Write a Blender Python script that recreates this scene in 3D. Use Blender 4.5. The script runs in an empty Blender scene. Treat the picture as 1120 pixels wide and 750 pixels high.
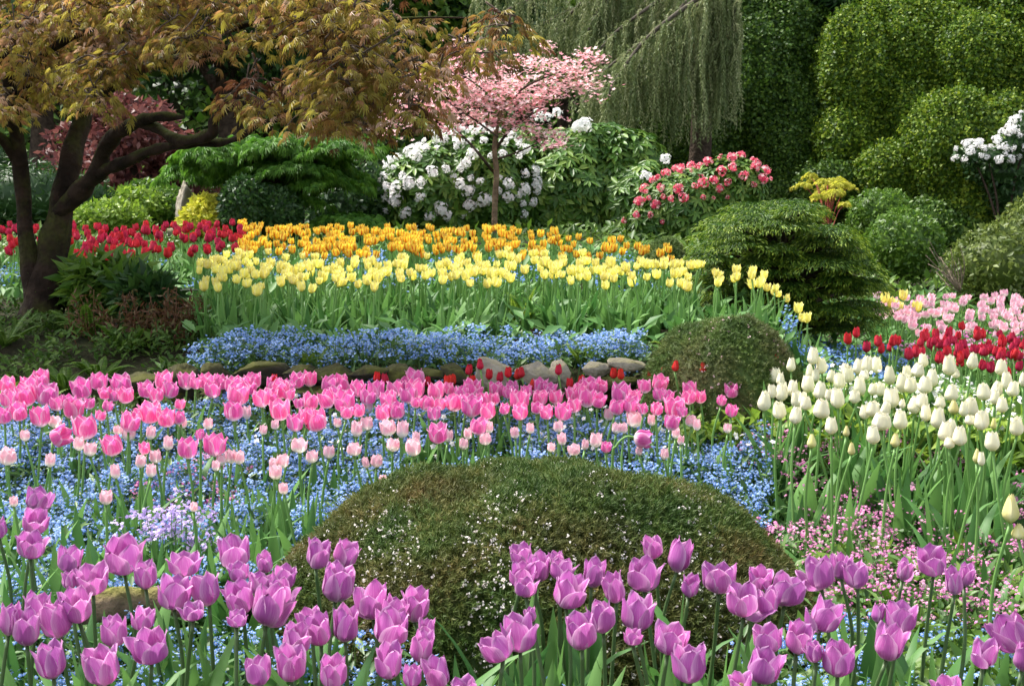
import bpy, math, random
import numpy as np
from mathutils import Vector, Matrix, Euler, Quaternion

random.seed(7)
rng = np.random.default_rng(11)
S = bpy.context.scene
COL = S.collection

# ------------------------------------------------------------------ camera
F = 1459.0                       # focal length in pixels of the 1120 px wide photograph
CAMZ = 1.30
TH = math.atan(195.0 / F)
cd = bpy.data.cameras.new('camera')
cam = bpy.data.objects.new('camera', cd)
COL.objects.link(cam)
cam.location = (0, 0, CAMZ)
cam.rotation_euler = (math.pi / 2 - TH, 0, 0)
cd.sensor_width = 36.0
cd.lens = 36.0 * F / 1120.0
cd.clip_start = 0.05
cd.clip_end = 500
cd.dof.use_dof = True
cd.dof.focus_distance = 4.2
cd.dof.aperture_fstop = 18.0
S.camera = cam

# ------------------------------------------------------------------ light
EL, AZ = math.radians(58), (-0.72, 0.42)          # sun stands high, to the left and a little beyond the garden
az = np.array(AZ) / np.hypot(*AZ)
SUND = Vector((az[0] * math.cos(EL), az[1] * math.cos(EL), math.sin(EL)))
W = bpy.data.worlds.new('World'); S.world = W
W.use_nodes = True
wn = W.node_tree.nodes; wl = W.node_tree.links
sky = wn.new('ShaderNodeTexSky'); sky.sky_type = 'NISHITA'; sky.sun_disc = False
sky.sun_elevation = EL
sky.sun_rotation = math.atan2(SUND.x, SUND.y)
sky.air_density = 1.0; sky.dust_density = 2.5; sky.ozone_density = 0.6
hz = wn.new('ShaderNodeHueSaturation'); hz.inputs['Saturation'].default_value = 0.38      # thin bright cloud whitens the sky
wl.new(sky.outputs[0], hz.inputs['Color']); wl.new(hz.outputs[0], wn['Background'].inputs[0])
wn['Background'].inputs[1].default_value = 0.15
sd = bpy.data.lights.new('sun', 'SUN'); sun = bpy.data.objects.new('sun', sd); COL.objects.link(sun)
sd.energy = 3.0; sd.angle = math.radians(9.0); sd.color = (1.0, 0.95, 0.87)
sun.rotation_euler = SUND.to_track_quat('Z', 'Y').to_euler()
sun.location = SUND * 30
S.view_settings.view_transform = 'Standard'
S.view_settings.look = 'None'
S.view_settings.exposure = 1.32
S.view_settings.gamma = 1.0
S.cycles.max_bounces = 8
S.cycles.transparent_max_bounces = 4
S.cycles.transmission_bounces = 5
S.cycles.diffuse_bounces = 5
S.cycles.use_denoising = True

# ------------------------------------------------------------------ pixel to point
FW = np.array([0, math.cos(TH), -math.sin(TH)]); UP = np.array([0, math.sin(TH), math.cos(TH)])
CAM = np.array([0, 0, CAMZ])
def ray(px, py):
    return FW * F + np.array([px - 560.0, 0, 0]) + UP * (375.0 - py)
def P(px, py, d):                # the point at depth y = d
    r = ray(px, py); return CAM + r * (d / r[1])
def PZ(px, py, z):               # the point at height z
    r = ray(px, py); return CAM + r * ((z - CAMZ) / r[2])
def pxm(n, d):                   # n pixels in metres at depth d
    return n * d / F

def ss(a, b, x):
    t = np.clip((np.asarray(x, float) - a) / (b - a), 0, 1); return t * t * (3 - 2 * t)

_k = np.random.default_rng(3)
NK = _k.normal(size=(14, 3)); NP = _k.uniform(0, 6.28, 14)
def nz(p, f=1.0, o=0):           # cheap smooth noise, about -1..1
    p = np.asarray(p, float) * f
    s = 0
    for i in range(5):
        s = s + np.sin(p @ NK[(i + o) % 14] * (1 + .45 * i) + NP[(i * 3 + o) % 14]) / (1 + .5 * i)
    return s / 2.2

def ground(x, y):
    x = np.asarray(x, float); y = np.asarray(y, float)
    wl_ = ss(-1.75, -1.2, x)
    t = (1 - wl_) * ss(4.95, 6.5, y) + wl_ * ss(5.52, 5.66, y)
    t = t * (1 - ss(1.12, 1.6, x - 0.13 * np.maximum(y - 6, 0)))
    p = np.stack([x, y, 0 * x], -1)
    z = np.maximum(.42 * t, .13 * ss(4.0, 5.2, y) * (1 - ss(1.4, 2.4, x))) + .022 * np.clip(y - 6, 0, 14) + .02 * nz(p, 2.2) * ss(1, 2, y)
    z = z + 15 * ss(23, 33, y + .5 * nz(p, .5, 4))
    return z

# ------------------------------------------------------------------ mesh building
class Geo:
    def __init__(s): s.v = []; s.l = []; s.n = []; s.r = []; s.u = []; s.w = []; s.m = []; s.c = 0
    def add(s, v, faces, rnd=0.5, u=0.0, w=0.0, mat=0):
        """v (N,3); faces: list of int arrays (F,k)"""
        v = np.asarray(v, float).reshape(-1, 3); n = len(v)
        s.v.append(v)
        for a, lst in ((rnd, s.r), (u, s.u), (w, s.w)):
            lst.append(np.broadcast_to(np.asarray(a, float), (n,)))
        for f in faces:
            f = np.asarray(f, int)
            if f.size == 0: continue
            s.l.append((f + s.c).ravel()); s.n.append(np.full(len(f), f.shape[1])); s.m.append(np.full(len(f), mat))
        s.c += n
    def scatter(s, tv, tf, pos, R, sc, rnd=None, tu=None, tw=None, mat=0):
        tv = np.asarray(tv, float); N = len(pos); V = len(tv)
        sc = np.asarray(sc, float)
        if sc.ndim == 1: sc = np.repeat(sc[:, None], 3, 1)
        v = np.einsum('nij,nvj->nvi', R, tv[None] * sc[:, None, :]) + np.asarray(pos)[:, None, :]
        off = (np.arange(N) * V)
        fs = [(np.asarray(f)[None] + off[:, None, None]).reshape(-1, np.asarray(f).shape[1]) for f in tf]
        rr = rng.random(N) if rnd is None else np.asarray(rnd)
        s.add(v.reshape(-1, 3), fs, np.repeat(rr, V), 0 if tu is None else np.tile(tu, N), 0 if tw is None else np.tile(tw, N), mat)
    def build(s, name, mats, parent=None, smooth=False):
        me = bpy.data.meshes.new(name)
        v = np.concatenate(s.v); l = np.concatenate(s.l); n = np.concatenate(s.n)
        me.vertices.add(len(v)); me.vertices.foreach_set('co', v.ravel().astype(np.float32))
        me.loops.add(len(l)); me.loops.foreach_set('vertex_index', l.astype(np.int32))
        me.polygons.add(len(n)); st = np.concatenate([[0], np.cumsum(n)[:-1]])
        me.polygons.foreach_set('loop_start', st.astype(np.int32))
        if not isinstance(mats, (list, tuple)): mats = [mats]
        for m in mats: me.materials.append(m)
        me.polygons.foreach_set('material_index', np.concatenate(s.m).astype(np.int32))
        if smooth: me.polygons.foreach_set('use_smooth', np.ones(len(n), bool))
        for nm, a in (('rnd', s.r), ('u', s.u), ('v', s.w)):
            at = me.attributes.new(nm, 'FLOAT', 'POINT'); at.data.foreach_set('value', np.concatenate(a).astype(np.float32))
        me.update(calc_edges=True); me.validate(clean_customdata=False)
        return link(name, me, parent)

def link(name, me, parent=None):
    o = bpy.data.objects.new(name, me); COL.objects.link(o)
    if parent is not None: o.parent = parent
    return o
def empty(name, loc=(0, 0, 0)):
    o = link(name, None); o.location = loc; o.empty_display_size = .05; return o
def tag(o, label=None, cat=None, group=None, kind=None):
    for k, val in (('label', label), ('category', cat), ('group', group), ('kind', kind)):
        if val: o[k] = val
    return o

def unit(a): return a / np.maximum(np.linalg.norm(a, axis=-1, keepdims=True), 1e-9)
def frame(D, U):                 # columns x, y(length), z(normal)
    y = unit(D); x = unit(np.cross(y, U)); z = np.cross(x, y)
    return np.stack([x, y, z], -1)
def rdir(n, r=None):
    return unit((r or rng).normal(size=(n, 3)))

# templates: length along +y, normal +z
LEAF = (np.array([[0, 0, 0], [.26, .48, .06], [0, 1, -.06], [-.26, .48, .06]]), [np.array([[0, 1, 2], [0, 2, 3]])])
LONG = (np.array([[0, 0, 0], [.13, .5, .04], [0, 1, -.12], [-.13, .5, .04]]), [np.array([[0, 1, 2], [0, 2, 3]])])
ROUND = (np.array([[0, 0, 0], [.36, .3, .05], [.3, .72, .03], [0, 1, -.08], [-.3, .72, .03], [-.36, .3, .05]]), [np.array([[0, 1, 2, 3], [0, 3, 4, 5]])])
OBL = (np.array([[0, 0, 0], [.15, .3, .05], [.16, .7, .02], [0, 1, -.12], [-.16, .7, .02], [-.15, .3, .05]]), [np.array([[0, 1, 2, 3], [0, 3, 4, 5]])])
NEED = (np.array([[-.06, 0, 0], [.06, 0, 0], [0, 1, 0]]), [np.array([[0, 1, 2]])])
def palm(n=7, wid=.07, droop=.35, spread=2.3):
    v, f = [], []
    for i in range(n):
        a = (i / (n - 1) - .5) * spread; L = 1 - .42 * abs(i / (n - 1) - .5) * 2
        d = np.array([math.sin(a), math.cos(a), 0]); s = np.array([d[1], -d[0], 0])
        b = len(v)
        v += [d * .02, d * L * .5 + s * wid + [0, 0, -.05 * droop], d * L + [0, 0, -droop * L], d * L * .5 - s * wid + [0, 0, -.05 * droop]]
        f += [[b, b + 1, b + 2], [b, b + 2, b + 3]]
    return np.array(v), [np.array(f)]
MAPLE = palm(7, .055)
def star5(r=1.0, inner=.55, dome=.12):
    v = [[0, 0, 0]]
    for i in range(10):
        a = i * math.pi / 5; q = r if i % 2 == 0 else r * inner
        v.append([q * math.cos(a), q * math.sin(a), -dome * q])
    return np.array(v), [np.array([[0, i + 1, (i + 1) % 10 + 1] for i in range(10)])]
def pent(r=1.0, z=0.0):
    v = [[0, 0, z + .12]] + [[r * math.cos(i * 1.2566), r * math.sin(i * 1.2566), z] for i in range(5)]
    return np.array(v), [np.array([[0, i + 1, (i + 1) % 5 + 1] for i in range(5)])]

def catmull(pts, n=6):
    p = np.asarray(pts, float); q = np.vstack([2 * p[0] - p[1], p, 2 * p[-1] - p[-2]]); out = []
    for i in range(1, len(q) - 2):
        for t in np.linspace(0, 1, n, endpoint=False):
            a, b, c, d = q[i - 1], q[i], q[i + 1], q[i + 2]
            out.append(.5 * (2 * b + (c - a) * t + (2 * a - 5 * b + 4 * c - d) * t * t + (3 * b - a - 3 * c + d) * t ** 3))
    out.append(p[-1]); return np.array(out)
def tube(g, pts, rad, sides=8, smooth=5, rough=0.0, mat=0, rnd=.5):
    """rad given per control point"""
    n0 = len(pts); p = catmull(pts, smooth) if smooth > 1 else np.asarray(pts, float)
    r = np.interp(np.linspace(0, n0 - 1, len(p)), np.arange(n0), rad)
    t = unit(np.gradient(p, axis=0)); ref = np.array([.3, .9, .1]); ref = ref if abs(t[0] @ ref) < .9 else np.array([1., 0, 0])
    N = np.cross(t, ref); N = unit(N); B = np.cross(t, N)
    a = np.arange(sides) * 2 * math.pi / sides
    ring = N[:, None, :] * np.cos(a)[None, :, None] + B[:, None, :] * np.sin(a)[None, :, None]
    v = p[:, None, :] + ring * r[:, None, None]
    if rough: v = v + ring * (nz(v, 9)[..., None] * rough * r[:, None, None])
    m = len(p); i = np.arange(m - 1)[:, None] * sides; j = np.arange(sides)[None]; k = (j + 1) % sides
    f = np.stack([i + j, i + k, i + sides + k, i + sides + j], -1).reshape(-1, 4)
    g.add(v.reshape(-1, 3), [f, np.array([list(range(sides))[::-1]]), np.array([list((m - 1) * sides + np.arange(sides))])], rnd, mat=mat)

# ------------------------------------------------------------------ materials
MATS = {}
def _new(name):
    m = bpy.data.materials.new(name); m.use_nodes = True; nt = m.node_tree; nt.nodes.clear(); return m, nt
def ramp(nt, cols, fac):
    r = nt.nodes.new('ShaderNodeValToRGB'); e = r.color_ramp.elements
    while len(e) < len(cols): e.new(.5)
    for i, c in enumerate(cols):
        pos, c = (c[0], c[1]) if isinstance(c[1], (tuple, list)) else (i / max(1, len(cols) - 1), c)
        e[i].position = pos; e[i].color = (*c, 1)
    nt.links.new(fac, r.inputs[0]); return r.outputs[0]
def attr(nt, n):
    a = nt.nodes.new('ShaderNodeAttribute'); a.attribute_name = n; return a.outputs['Fac']
def math_(nt, op, a, b=None, c=None, clamp=False):
    n = nt.nodes.new('ShaderNodeMath'); n.operation = op; n.use_clamp = clamp
    for i, x in enumerate((a, b, c)):
        if x is None: continue
        if isinstance(x, (int, float)): n.inputs[i].default_value = x
        else: nt.links.new(x, n.inputs[i])
    return n.outputs[0]
def mixc(nt, f, a, b, mode='MIX'):
    n = nt.nodes.new('ShaderNodeMix'); n.data_type = 'RGBA'; n.blend_type = mode
    for i, x in ((0, f), (6, a), (7, b)):
        if isinstance(x, (int, float)): n.inputs[i].default_value = x
        elif isinstance(x, tuple): n.inputs[i].default_value = (*x, 1)
        else: nt.links.new(x, n.inputs[i])
    return n.outputs[2]
def finish(nt, col, rough=.5, trans=.25, spec=.4, tcol=None, bump=None, sheen=0):
    b = nt.nodes.new('ShaderNodeBsdfPrincipled'); o = nt.nodes.new('ShaderNodeOutputMaterial')
    nt.links.new(col, b.inputs['Base Color']); b.inputs['Roughness'].default_value = rough
    b.inputs['Specular IOR Level'].default_value = spec
    if bump is not None: nt.links.new(bump, b.inputs['Normal'])
    if trans > 0:
        t = nt.nodes.new('ShaderNodeBsdfTranslucent'); nt.links.new(col if tcol is None else tcol, t.inputs[0])
        mx = nt.nodes.new('ShaderNodeMixShader'); mx.inputs[0].default_value = trans
        nt.links.new(b.outputs[0], mx.inputs[1]); nt.links.new(t.outputs[0], mx.inputs[2]); nt.links.new(mx.outputs[0], o.inputs[0])
    else: nt.links.new(b.outputs[0], o.inputs[0])
def noise(nt, scale, detail=3, coord='Object', vec=None):
    n = nt.nodes.new('ShaderNodeTexNoise'); n.inputs['Scale'].default_value = scale; n.inputs['Detail'].default_value = detail
    if vec is None:
        tc = nt.nodes.new('ShaderNodeTexCoord'); vec = tc.outputs[coord]
    nt.links.new(vec, n.inputs['Vector']); return n.outputs['Fac']
def leafmat(name, cols, trans=.3, rough=.45, spec=.4, patch=None, pscale=2.0):
    """colour varies from leaf to leaf; patch: a second colour growing in irregular patches"""
    if name in MATS: return MATS[name]
    m, nt = _new(name)
    c = ramp(nt, cols, attr(nt, 'rnd'))
    if patch:
        f = noise(nt, pscale, 2)
        f = math_(nt, 'MULTIPLY_ADD', f, 4.0, -1.7, clamp=True)
        c = mixc(nt, f, c, ramp(nt, patch, attr(nt, 'rnd')))
    finish(nt, c, rough, trans, spec); MATS[name] = m; return m
def barkmat(name, c1, c2, moss=None, mossamt=.5, scale=14):
    m, nt = _new(name)
    f = noise(nt, scale, 6)
    c = ramp(nt, [(.3, c1), (.7, c2)], f)
    if moss:
        g = nt.nodes.new('ShaderNodeNewGeometry'); sp = nt.nodes.new('ShaderNodeSeparateXYZ'); nt.links.new(g.outputs['Normal'], sp.inputs[0])
        k = math_(nt, 'ADD', math_(nt, 'MULTIPLY', sp.outputs[2], .55), math_(nt, 'MULTIPLY_ADD', noise(nt, scale * .45, 4), 2.2, -1.5 + mossamt))
        k = math_(nt, 'MULTIPLY', k, 1.6, clamp=True)
        mc = ramp(nt, [(.3, moss), (.7, tuple(min(1, x * 2.0) for x in moss))], noise(nt, scale * 4, 3))
        c = mixc(nt, k, c, mc)
    bp = nt.nodes.new('ShaderNodeBump'); bp.inputs['Strength'].default_value = .9; bp.inputs['Distance'].default_value = .03
    nt.links.new(noise(nt, scale * 2, 8), bp.inputs['Height'])
    finish(nt, c, .9, 0, .2, bump=bp.outputs[0]); return m
def petalmat(name, body, edge, base, flame=None, trans=.35, basew=.3, streak=.5, vary=.12, edgepow=2.2, edgeamt=.9):
    """u runs across the petal (-1..1), v from its base to its tip; colours grow along them as they do on the flower"""
    m, nt = _new(name)
    u = attr(nt, 'u'); v = attr(nt, 'v'); au = math_(nt, 'ABSOLUTE', u)
    cx = nt.nodes.new('ShaderNodeCombineXYZ'); oi = nt.nodes.new('ShaderNodeObjectInfo')
    nt.links.new(math_(nt, 'MULTIPLY', u, 11.0), cx.inputs[0]); nt.links.new(math_(nt, 'MULTIPLY', v, 1.6), cx.inputs[1])
    nt.links.new(math_(nt, 'MULTIPLY_ADD', oi.outputs['Random'], 40.0, attr(nt, 'rnd')), cx.inputs[2])
    st = noise(nt, 1.3, 6, vec=cx.outputs[0])
    stc = math_(nt, 'MULTIPLY_ADD', st, 2.0, -1.0)
    e = math_(nt, 'POWER', au, edgepow)
    e = math_(nt, 'ADD', math_(nt, 'MULTIPLY', e, edgeamt), math_(nt, 'MULTIPLY', stc, streak), clamp=True)
    c = mixc(nt, e, body, edge)
    if flame:
        fl = math_(nt, 'SUBTRACT', math_(nt, 'SUBTRACT', 1.2, math_(nt, 'MULTIPLY', au, 2.3)), math_(nt, 'MULTIPLY', v, .5))
        fl = math_(nt, 'ADD', fl, math_(nt, 'MULTIPLY', stc, .7), clamp=True)
        c = mixc(nt, fl, c, flame)
    k = math_(nt, 'SUBTRACT', basew + .12, v); k = math_(nt, 'ADD', k, math_(nt, 'MULTIPLY', stc, .15))
    k = math_(nt, 'DIVIDE', k, .24, clamp=True)
    c = mixc(nt, k, c, base)
    hs = nt.nodes.new('ShaderNodeHueSaturation')
    nt.links.new(math_(nt, 'MULTIPLY_ADD', oi.outputs['Random'], vary * .16, .5 - vary * .08), hs.inputs['Hue'])
    nt.links.new(math_(nt, 'MULTIPLY_ADD', oi.outputs['Random'], vary * 2, 1 - vary), hs.inputs['Value'])
    nt.links.new(c, hs.inputs['Color'])
    bp = nt.nodes.new('ShaderNodeBump'); bp.inputs['Strength'].default_value = .25; bp.inputs['Distance'].default_value = .004
    nt.links.new(st, bp.inputs['Height'])
    finish(nt, hs.outputs[0], .55, trans, .25, bump=bp.outputs[0]); return m

M_SOIL, nt = _new('garden_soil')
c = ramp(nt, [(.3, (.012, .008, .005)), (.55, (.028, .018, .011)), (.75, (.05, .034, .02))], noise(nt, 9, 8))
k = math_(nt, 'MULTIPLY_ADD', noise(nt, 1.1, 4), 5, -2.3, clamp=True)
c = mixc(nt, k, c, ramp(nt, [(.3, (.02, .03, .008)), (.7, (.05, .07, .018))], noise(nt, 26, 4)))
bp = nt.nodes.new('ShaderNodeBump'); bp.inputs['Distance'].default_value = .03; nt.links.new(noise(nt, 30, 8), bp.inputs['Height'])
finish(nt, c, .95, 0, .2, bump=bp.outputs[0])

M_LEAF = leafmat('tulip_leaf', [(.06, .17, .04), (.105, .25, .055), (.155, .32, .08)], .32, .52, .35)
M_STEM = leafmat('tulip_stem', [(.14, .30, .07), (.20, .38, .10)], .15, .45)
M_DSTEM = leafmat('dark_tulip_stem', [(.06, .11, .04), (.10, .17, .055)], .1, .45)
M_PURPLE = petalmat('purple_petal', (.50, .125, .43), (.80, .48, .72), (.76, .58, .68), basew=.07, trans=.38, streak=.65, edgepow=2.6, vary=.2)
M_PINK = petalmat('pink_petal', (.82, .12, .42), (.94, .68, .82), (.93, .87, .88), basew=.22, trans=.38, streak=.95, vary=.16, edgepow=2.6)
M_PALE = petalmat('pale_pink_petal', (.90, .50, .60), (.93, .82, .82), (.90, .88, .80), basew=.42, trans=.35, streak=.6)
M_WHITE = petalmat('cream_petal', (.90, .86, .64), (.93, .91, .78), (.72, .74, .34), basew=.08, trans=.3, streak=.3, vary=.06)
M_CREAM = petalmat('yellow_bud_petal', (.80, .74, .30), (.86, .82, .50), (.50, .60, .16), basew=.2, trans=.3, streak=.3, vary=.08)
M_YELLOW = petalmat('yellow_petal', (.93, .84, .20), (.95, .92, .52), (.82, .76, .20), basew=.1, trans=.35, streak=.5, vary=.08)
M_ORANGE = petalmat('flamed_petal', (.90, .66, .05), (.92, .76, .16), (.80, .46, .04), flame=(.55, .022, .004), basew=.08, trans=.35, streak=.4)
M_RED = petalmat('red_petal', (.52, .018, .05), (.66, .06, .11), (.50, .04, .05), basew=.05, trans=.3, streak=.4)
M_SCAR = petalmat('scarlet_petal', (.58, .015, .03), (.66, .05, .06), (.50, .03, .03), basew=.05, trans=.3, streak=.4)
M_ROSE = petalmat('rose_petal', (.88, .44, .56), (.95, .86, .88), (.92, .88, .85), basew=.42, trans=.35, streak=.6)
M_STAMEN = leafmat('stamen', [(.35, .33, .08), (.12, .10, .05)], .1)

# ------------------------------------------------------------------ the ground, one sheet to the horizon
g = Geo()
xs = np.unique(np.concatenate([np.linspace(-4, 4, 161), np.linspace(-14, 14, 113), np.sinh(np.linspace(-5, 5, 60)) * 2.2]))
ys = np.unique(np.concatenate([np.linspace(-3, 9, 241), np.linspace(9, 34, 110), np.linspace(34, 160, 26), np.linspace(-60, -3, 20)]))
X, Y = np.meshgrid(xs, ys)
v = np.stack([X, Y, ground(X, Y)], -1).reshape(-1, 3)
nx, ny = len(xs), len(ys); i = (np.arange(ny - 1)[:, None] * nx + np.arange(nx - 1)[None]).ravel()
g.add(v, [np.stack([i, i + 1, i + nx + 1, i + nx], -1)])
gr = g.build('ground', M_SOIL, smooth=True); tag(gr, kind='structure')

# ------------------------------------------------------------------ foliage builders
def sphere_geo(g, c, r, amp=.1, fr=2.0, nu=20, nv=12, zmin=None, rnd=.3, mat=0):
    th = np.linspace(0, math.pi, nv); ph = np.arange(nu) * 2 * math.pi / nu
    d = np.stack([np.sin(th)[:, None] * np.cos(ph), np.sin(th)[:, None] * np.sin(ph), np.cos(th)[:, None] + 0 * ph], -1)
    v = np.asarray(c) + d * np.asarray(r) * (1 + amp * nz(np.asarray(c) + d * np.asarray(r), fr))[..., None]
    if zmin is not None: v[..., 2] = np.maximum(v[..., 2], zmin)
    i = np.arange(nv - 1)[:, None] * nu; j = np.arange(nu)[None]; k = (j + 1) % nu
    g.add(v.reshape(-1, 3), [np.stack([i + j, i + nu + j, i + nu + k, i + k], -1).reshape(-1, 4)], rnd, mat=mat)

def ell_points(ells, n, amp=.1, fr=2.0, depth=.25, front=.0, zmin=None):
    """points spread through the outer shell of a union of uneven ellipsoids, and their outward directions"""
    C = np.array([e[0] for e in ells], float); Rr = np.array([e[1] for e in ells], float)
    area = (Rr[:, 0] * Rr[:, 1] + Rr[:, 0] * Rr[:, 2] + Rr[:, 1] * Rr[:, 2])
    pts, nor = [], []; have = 0
    while have < n:
        m = n * 2
        k = rng.choice(len(C), m, p=area / area.sum()); d = rdir(m)
        keep = rng.random(m) < np.where(d[:, 1] > .3, 1 - front, 1); d, k = d[keep], k[keep]
        q = C[k] + d * Rr[k]
        f = (1 + amp * nz(q, fr) + amp * .4 * nz(q, fr * 3.1, 5)) * (1 - depth * rng.random(len(k)) ** 2)
        q = C[k] + d * Rr[k] * f[:, None]
        ok = np.ones(len(q), bool)
        for j in range(len(C)):
            ok &= (k == j) | ((((q - C[j]) / Rr[j]) ** 2).sum(1) > .72)
        if zmin is not None: ok &= q[:, 2] > zmin
        nn = unit(d / Rr[k]); pts.append(q[ok]); nor.append(nn[ok]); have += ok.sum()
        if have == 0: break
    return np.concatenate(pts)[:n], np.concatenate(nor)[:n]

def leaves_on(g, pts, nor, size, tmpl=LEAF, jit=.8, droop=.2, out=.35, var=.35, rnd=None, flat=0.0, mat=0):
    n = len(pts)
    D = unit(rdir(n) + nor * out - np.array([0, 0, droop]))
    U = unit(nor * (1 - flat) + np.array([0, 0, flat]) + rdir(n) * jit)
    sc = size * (1 + var * rng.uniform(-1, 1, n))
    g.scatter(tmpl[0], tmpl[1], pts, frame(D, U), sc, rnd, mat=mat)

def shrub(name, ells, n, size, mat, label, cat, tmpl=LEAF, amp=.1, fr=2.0, depth=.3, jit=.8, droop=.2, out=.35, flat=0.0,
          group=None, stem=None, zmin=None, front=.35, hull=.8, whorl=0, stray=0.0):
    c0 = np.mean([e[0] for e in ells], 0)
    root = empty(name, (c0[0], c0[1], float(ground(c0[0], c0[1]))))
    tag(root, label, cat, group)
    off = np.array(root.location)
    ells = [(np.asarray(c) - off, r) for c, r in ells]
    g = Geo()
    if hull:
        for c, r in ells: sphere_geo(g, c, np.asarray(r) * hull, amp, fr, zmin=None if zmin is None else zmin - off[2], rnd=.4)
    p, nr = ell_points(ells, n, amp, fr, depth, front, None if zmin is None else zmin - off[2])
    if whorl:
        ax = unit(nr + [0, 0, .5] + .5 * rdir(len(p)))
        a0 = rng.random(len(p)) * 6.28; t1 = unit(np.cross(ax, rdir(len(p)))); t2 = np.cross(ax, t1); r0 = rng.random(len(p))
        for j in range(whorl):
            a = a0 + j * 6.283 / whorl + rng.normal(0, .15, len(p))
            D = unit(t1 * np.cos(a)[:, None] + t2 * np.sin(a)[:, None] + ax * .15 - np.array([0, 0, droop]))
            g.scatter(tmpl[0], tmpl[1], p, frame(D, ax), size * rng.uniform(.7, 1.2, len(p)), np.clip(r0 + rng.normal(0, .15, len(p)), 0, 1))
    else:
        leaves_on(g, p, nr, size, tmpl, jit, droop, out, flat=flat)
        k = int(len(p) * stray)
        if k:                    # young shoots that have grown past the last clipping
            q = rng.integers(0, len(p), k); w = nz(p[q], 1.4, 6) > .1; q = q[w]
            for t in (.4, .8, 1.2, 1.6): leaves_on(g, p[q] + (nr[q] + [0, -.2, .5]) * size * t, nr[q], size * .8, tmpl, .9, -.2, .5)
    g.build('foliage', mat, root)
    gs = Geo()
    rr = max(r[0] for c, r in ells)
    for k in range(stem or 4):
        a = k * 2.4 + 1; c, r = ells[k % len(ells)]
        p1 = c + np.array([.35 * r[0] * math.cos(a), .35 * r[1] * math.sin(a), 0])
        tube(gs, [(.06 * math.cos(a), .06 * math.sin(a), -.05), p1 * [.4, .4, .5], p1], [rr * .035, rr * .028, rr * .015], 6, 3)
    gs.build('stem', M_BARK, root)
    return root, ells, off

def add_flowers(root, geo_mesh, pts, nor, size, name='flower_cluster', var=.25, tilt=.4):
    for i, (p, n) in enumerate(zip(pts, nor)):
        o = link(name, geo_mesh, root); o.location = p
        n = Vector(n) + Vector(rdir(1)[0]) * tilt
        o.rotation_mode = 'QUATERNION'; o.rotation_quaternion = n.to_track_quat('Z', 'Y') @ Quaternion((0, 0, 1), random.uniform(0, 6.28))
        o.scale = [size * random.uniform(1 - var, 1 + var)] * 3

def mesh_of(o):                  # keep only the mesh of a builder's result
    me = o.data; bpy.data.objects.remove(o); return me

def e_px(px, py, rx, ry, d, depth=None):
    """ellipsoid seen at a pixel with pixel radii, standing at depth d"""
    c = P(px, py, d); a = pxm(rx, d); b = pxm(ry, d)
    return (c, (a, depth if depth else min(a, b) * 1.0 + .3 * abs(a - b), b))

M_BARK = barkmat('brown_bark', (.03, .02, .014), (.09, .065, .045))
M_MBARK = barkmat('mossy_bark', (.010, .006, .004), (.042, .026, .018), (.040, .048, .008), .42, 11)
M_ROCK = barkmat('grey_rock', (.22, .19, .145), (.52, .46, .37), (.08, .075, .02), .25, 8)
M_MROCK = barkmat('mossy_rock', (.018, .015, .012), (.085, .072, .058), (.035, .036, .007), .50, 7)

# ------------------------------------------------------------------ quarry wall and far trees
M_IVY = leafmat('ivy', [(.022, .060, .007), (.042, .10, .011), (.075, .15, .016), (.13, .21, .025)], .25, .5, .3)  # darker green; on the shaded mounds the shade is put into this colour
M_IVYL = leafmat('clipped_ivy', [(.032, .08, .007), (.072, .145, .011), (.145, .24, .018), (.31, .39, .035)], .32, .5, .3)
M_DARK = leafmat('dark_green_leaf', [(.018, .055, .014), (.032, .085, .018), (.06, .13, .026)], .25, .45)
M_MID = leafmat('mid_green_leaf', [(.05, .125, .014), (.095, .19, .02), (.16, .27, .033)], .35, .45)
M_BRIGHT = leafmat('bright_green_leaf', [(.12, .23, .022), (.21, .34, .032), (.32, .44, .06)], .4, .45)
M_YLEAF = leafmat('yellow_green_leaf', [(.42, .46, .03), (.56, .56, .05), (.68, .62, .09)], .4, .5)
M_RHODO = leafmat('rhododendron_leaf', [(.035, .10, .013), (.065, .155, .02), (.11, .22, .03), (.20, .30, .05)], .22, .42, .3)

n = 42000
x = rng.uniform(-13, 13, n); y = rng.uniform(22.2, 30.5, n); z = ground(x, y)
e = .05; gx = (ground(x + e, y) - z) / e; gy = (ground(x, y + e) - z) / e
nr = unit(np.stack([-gx, -gy, np.ones(n)], -1))
g = Geo(); leaves_on(g, np.stack([x, y, z], -1) + nr * rng.uniform(0, .25, n)[:, None], nr, .26, LEAF, .7, .3)
tag(g.build('ivy', M_IVY), kind='stuff')

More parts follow.
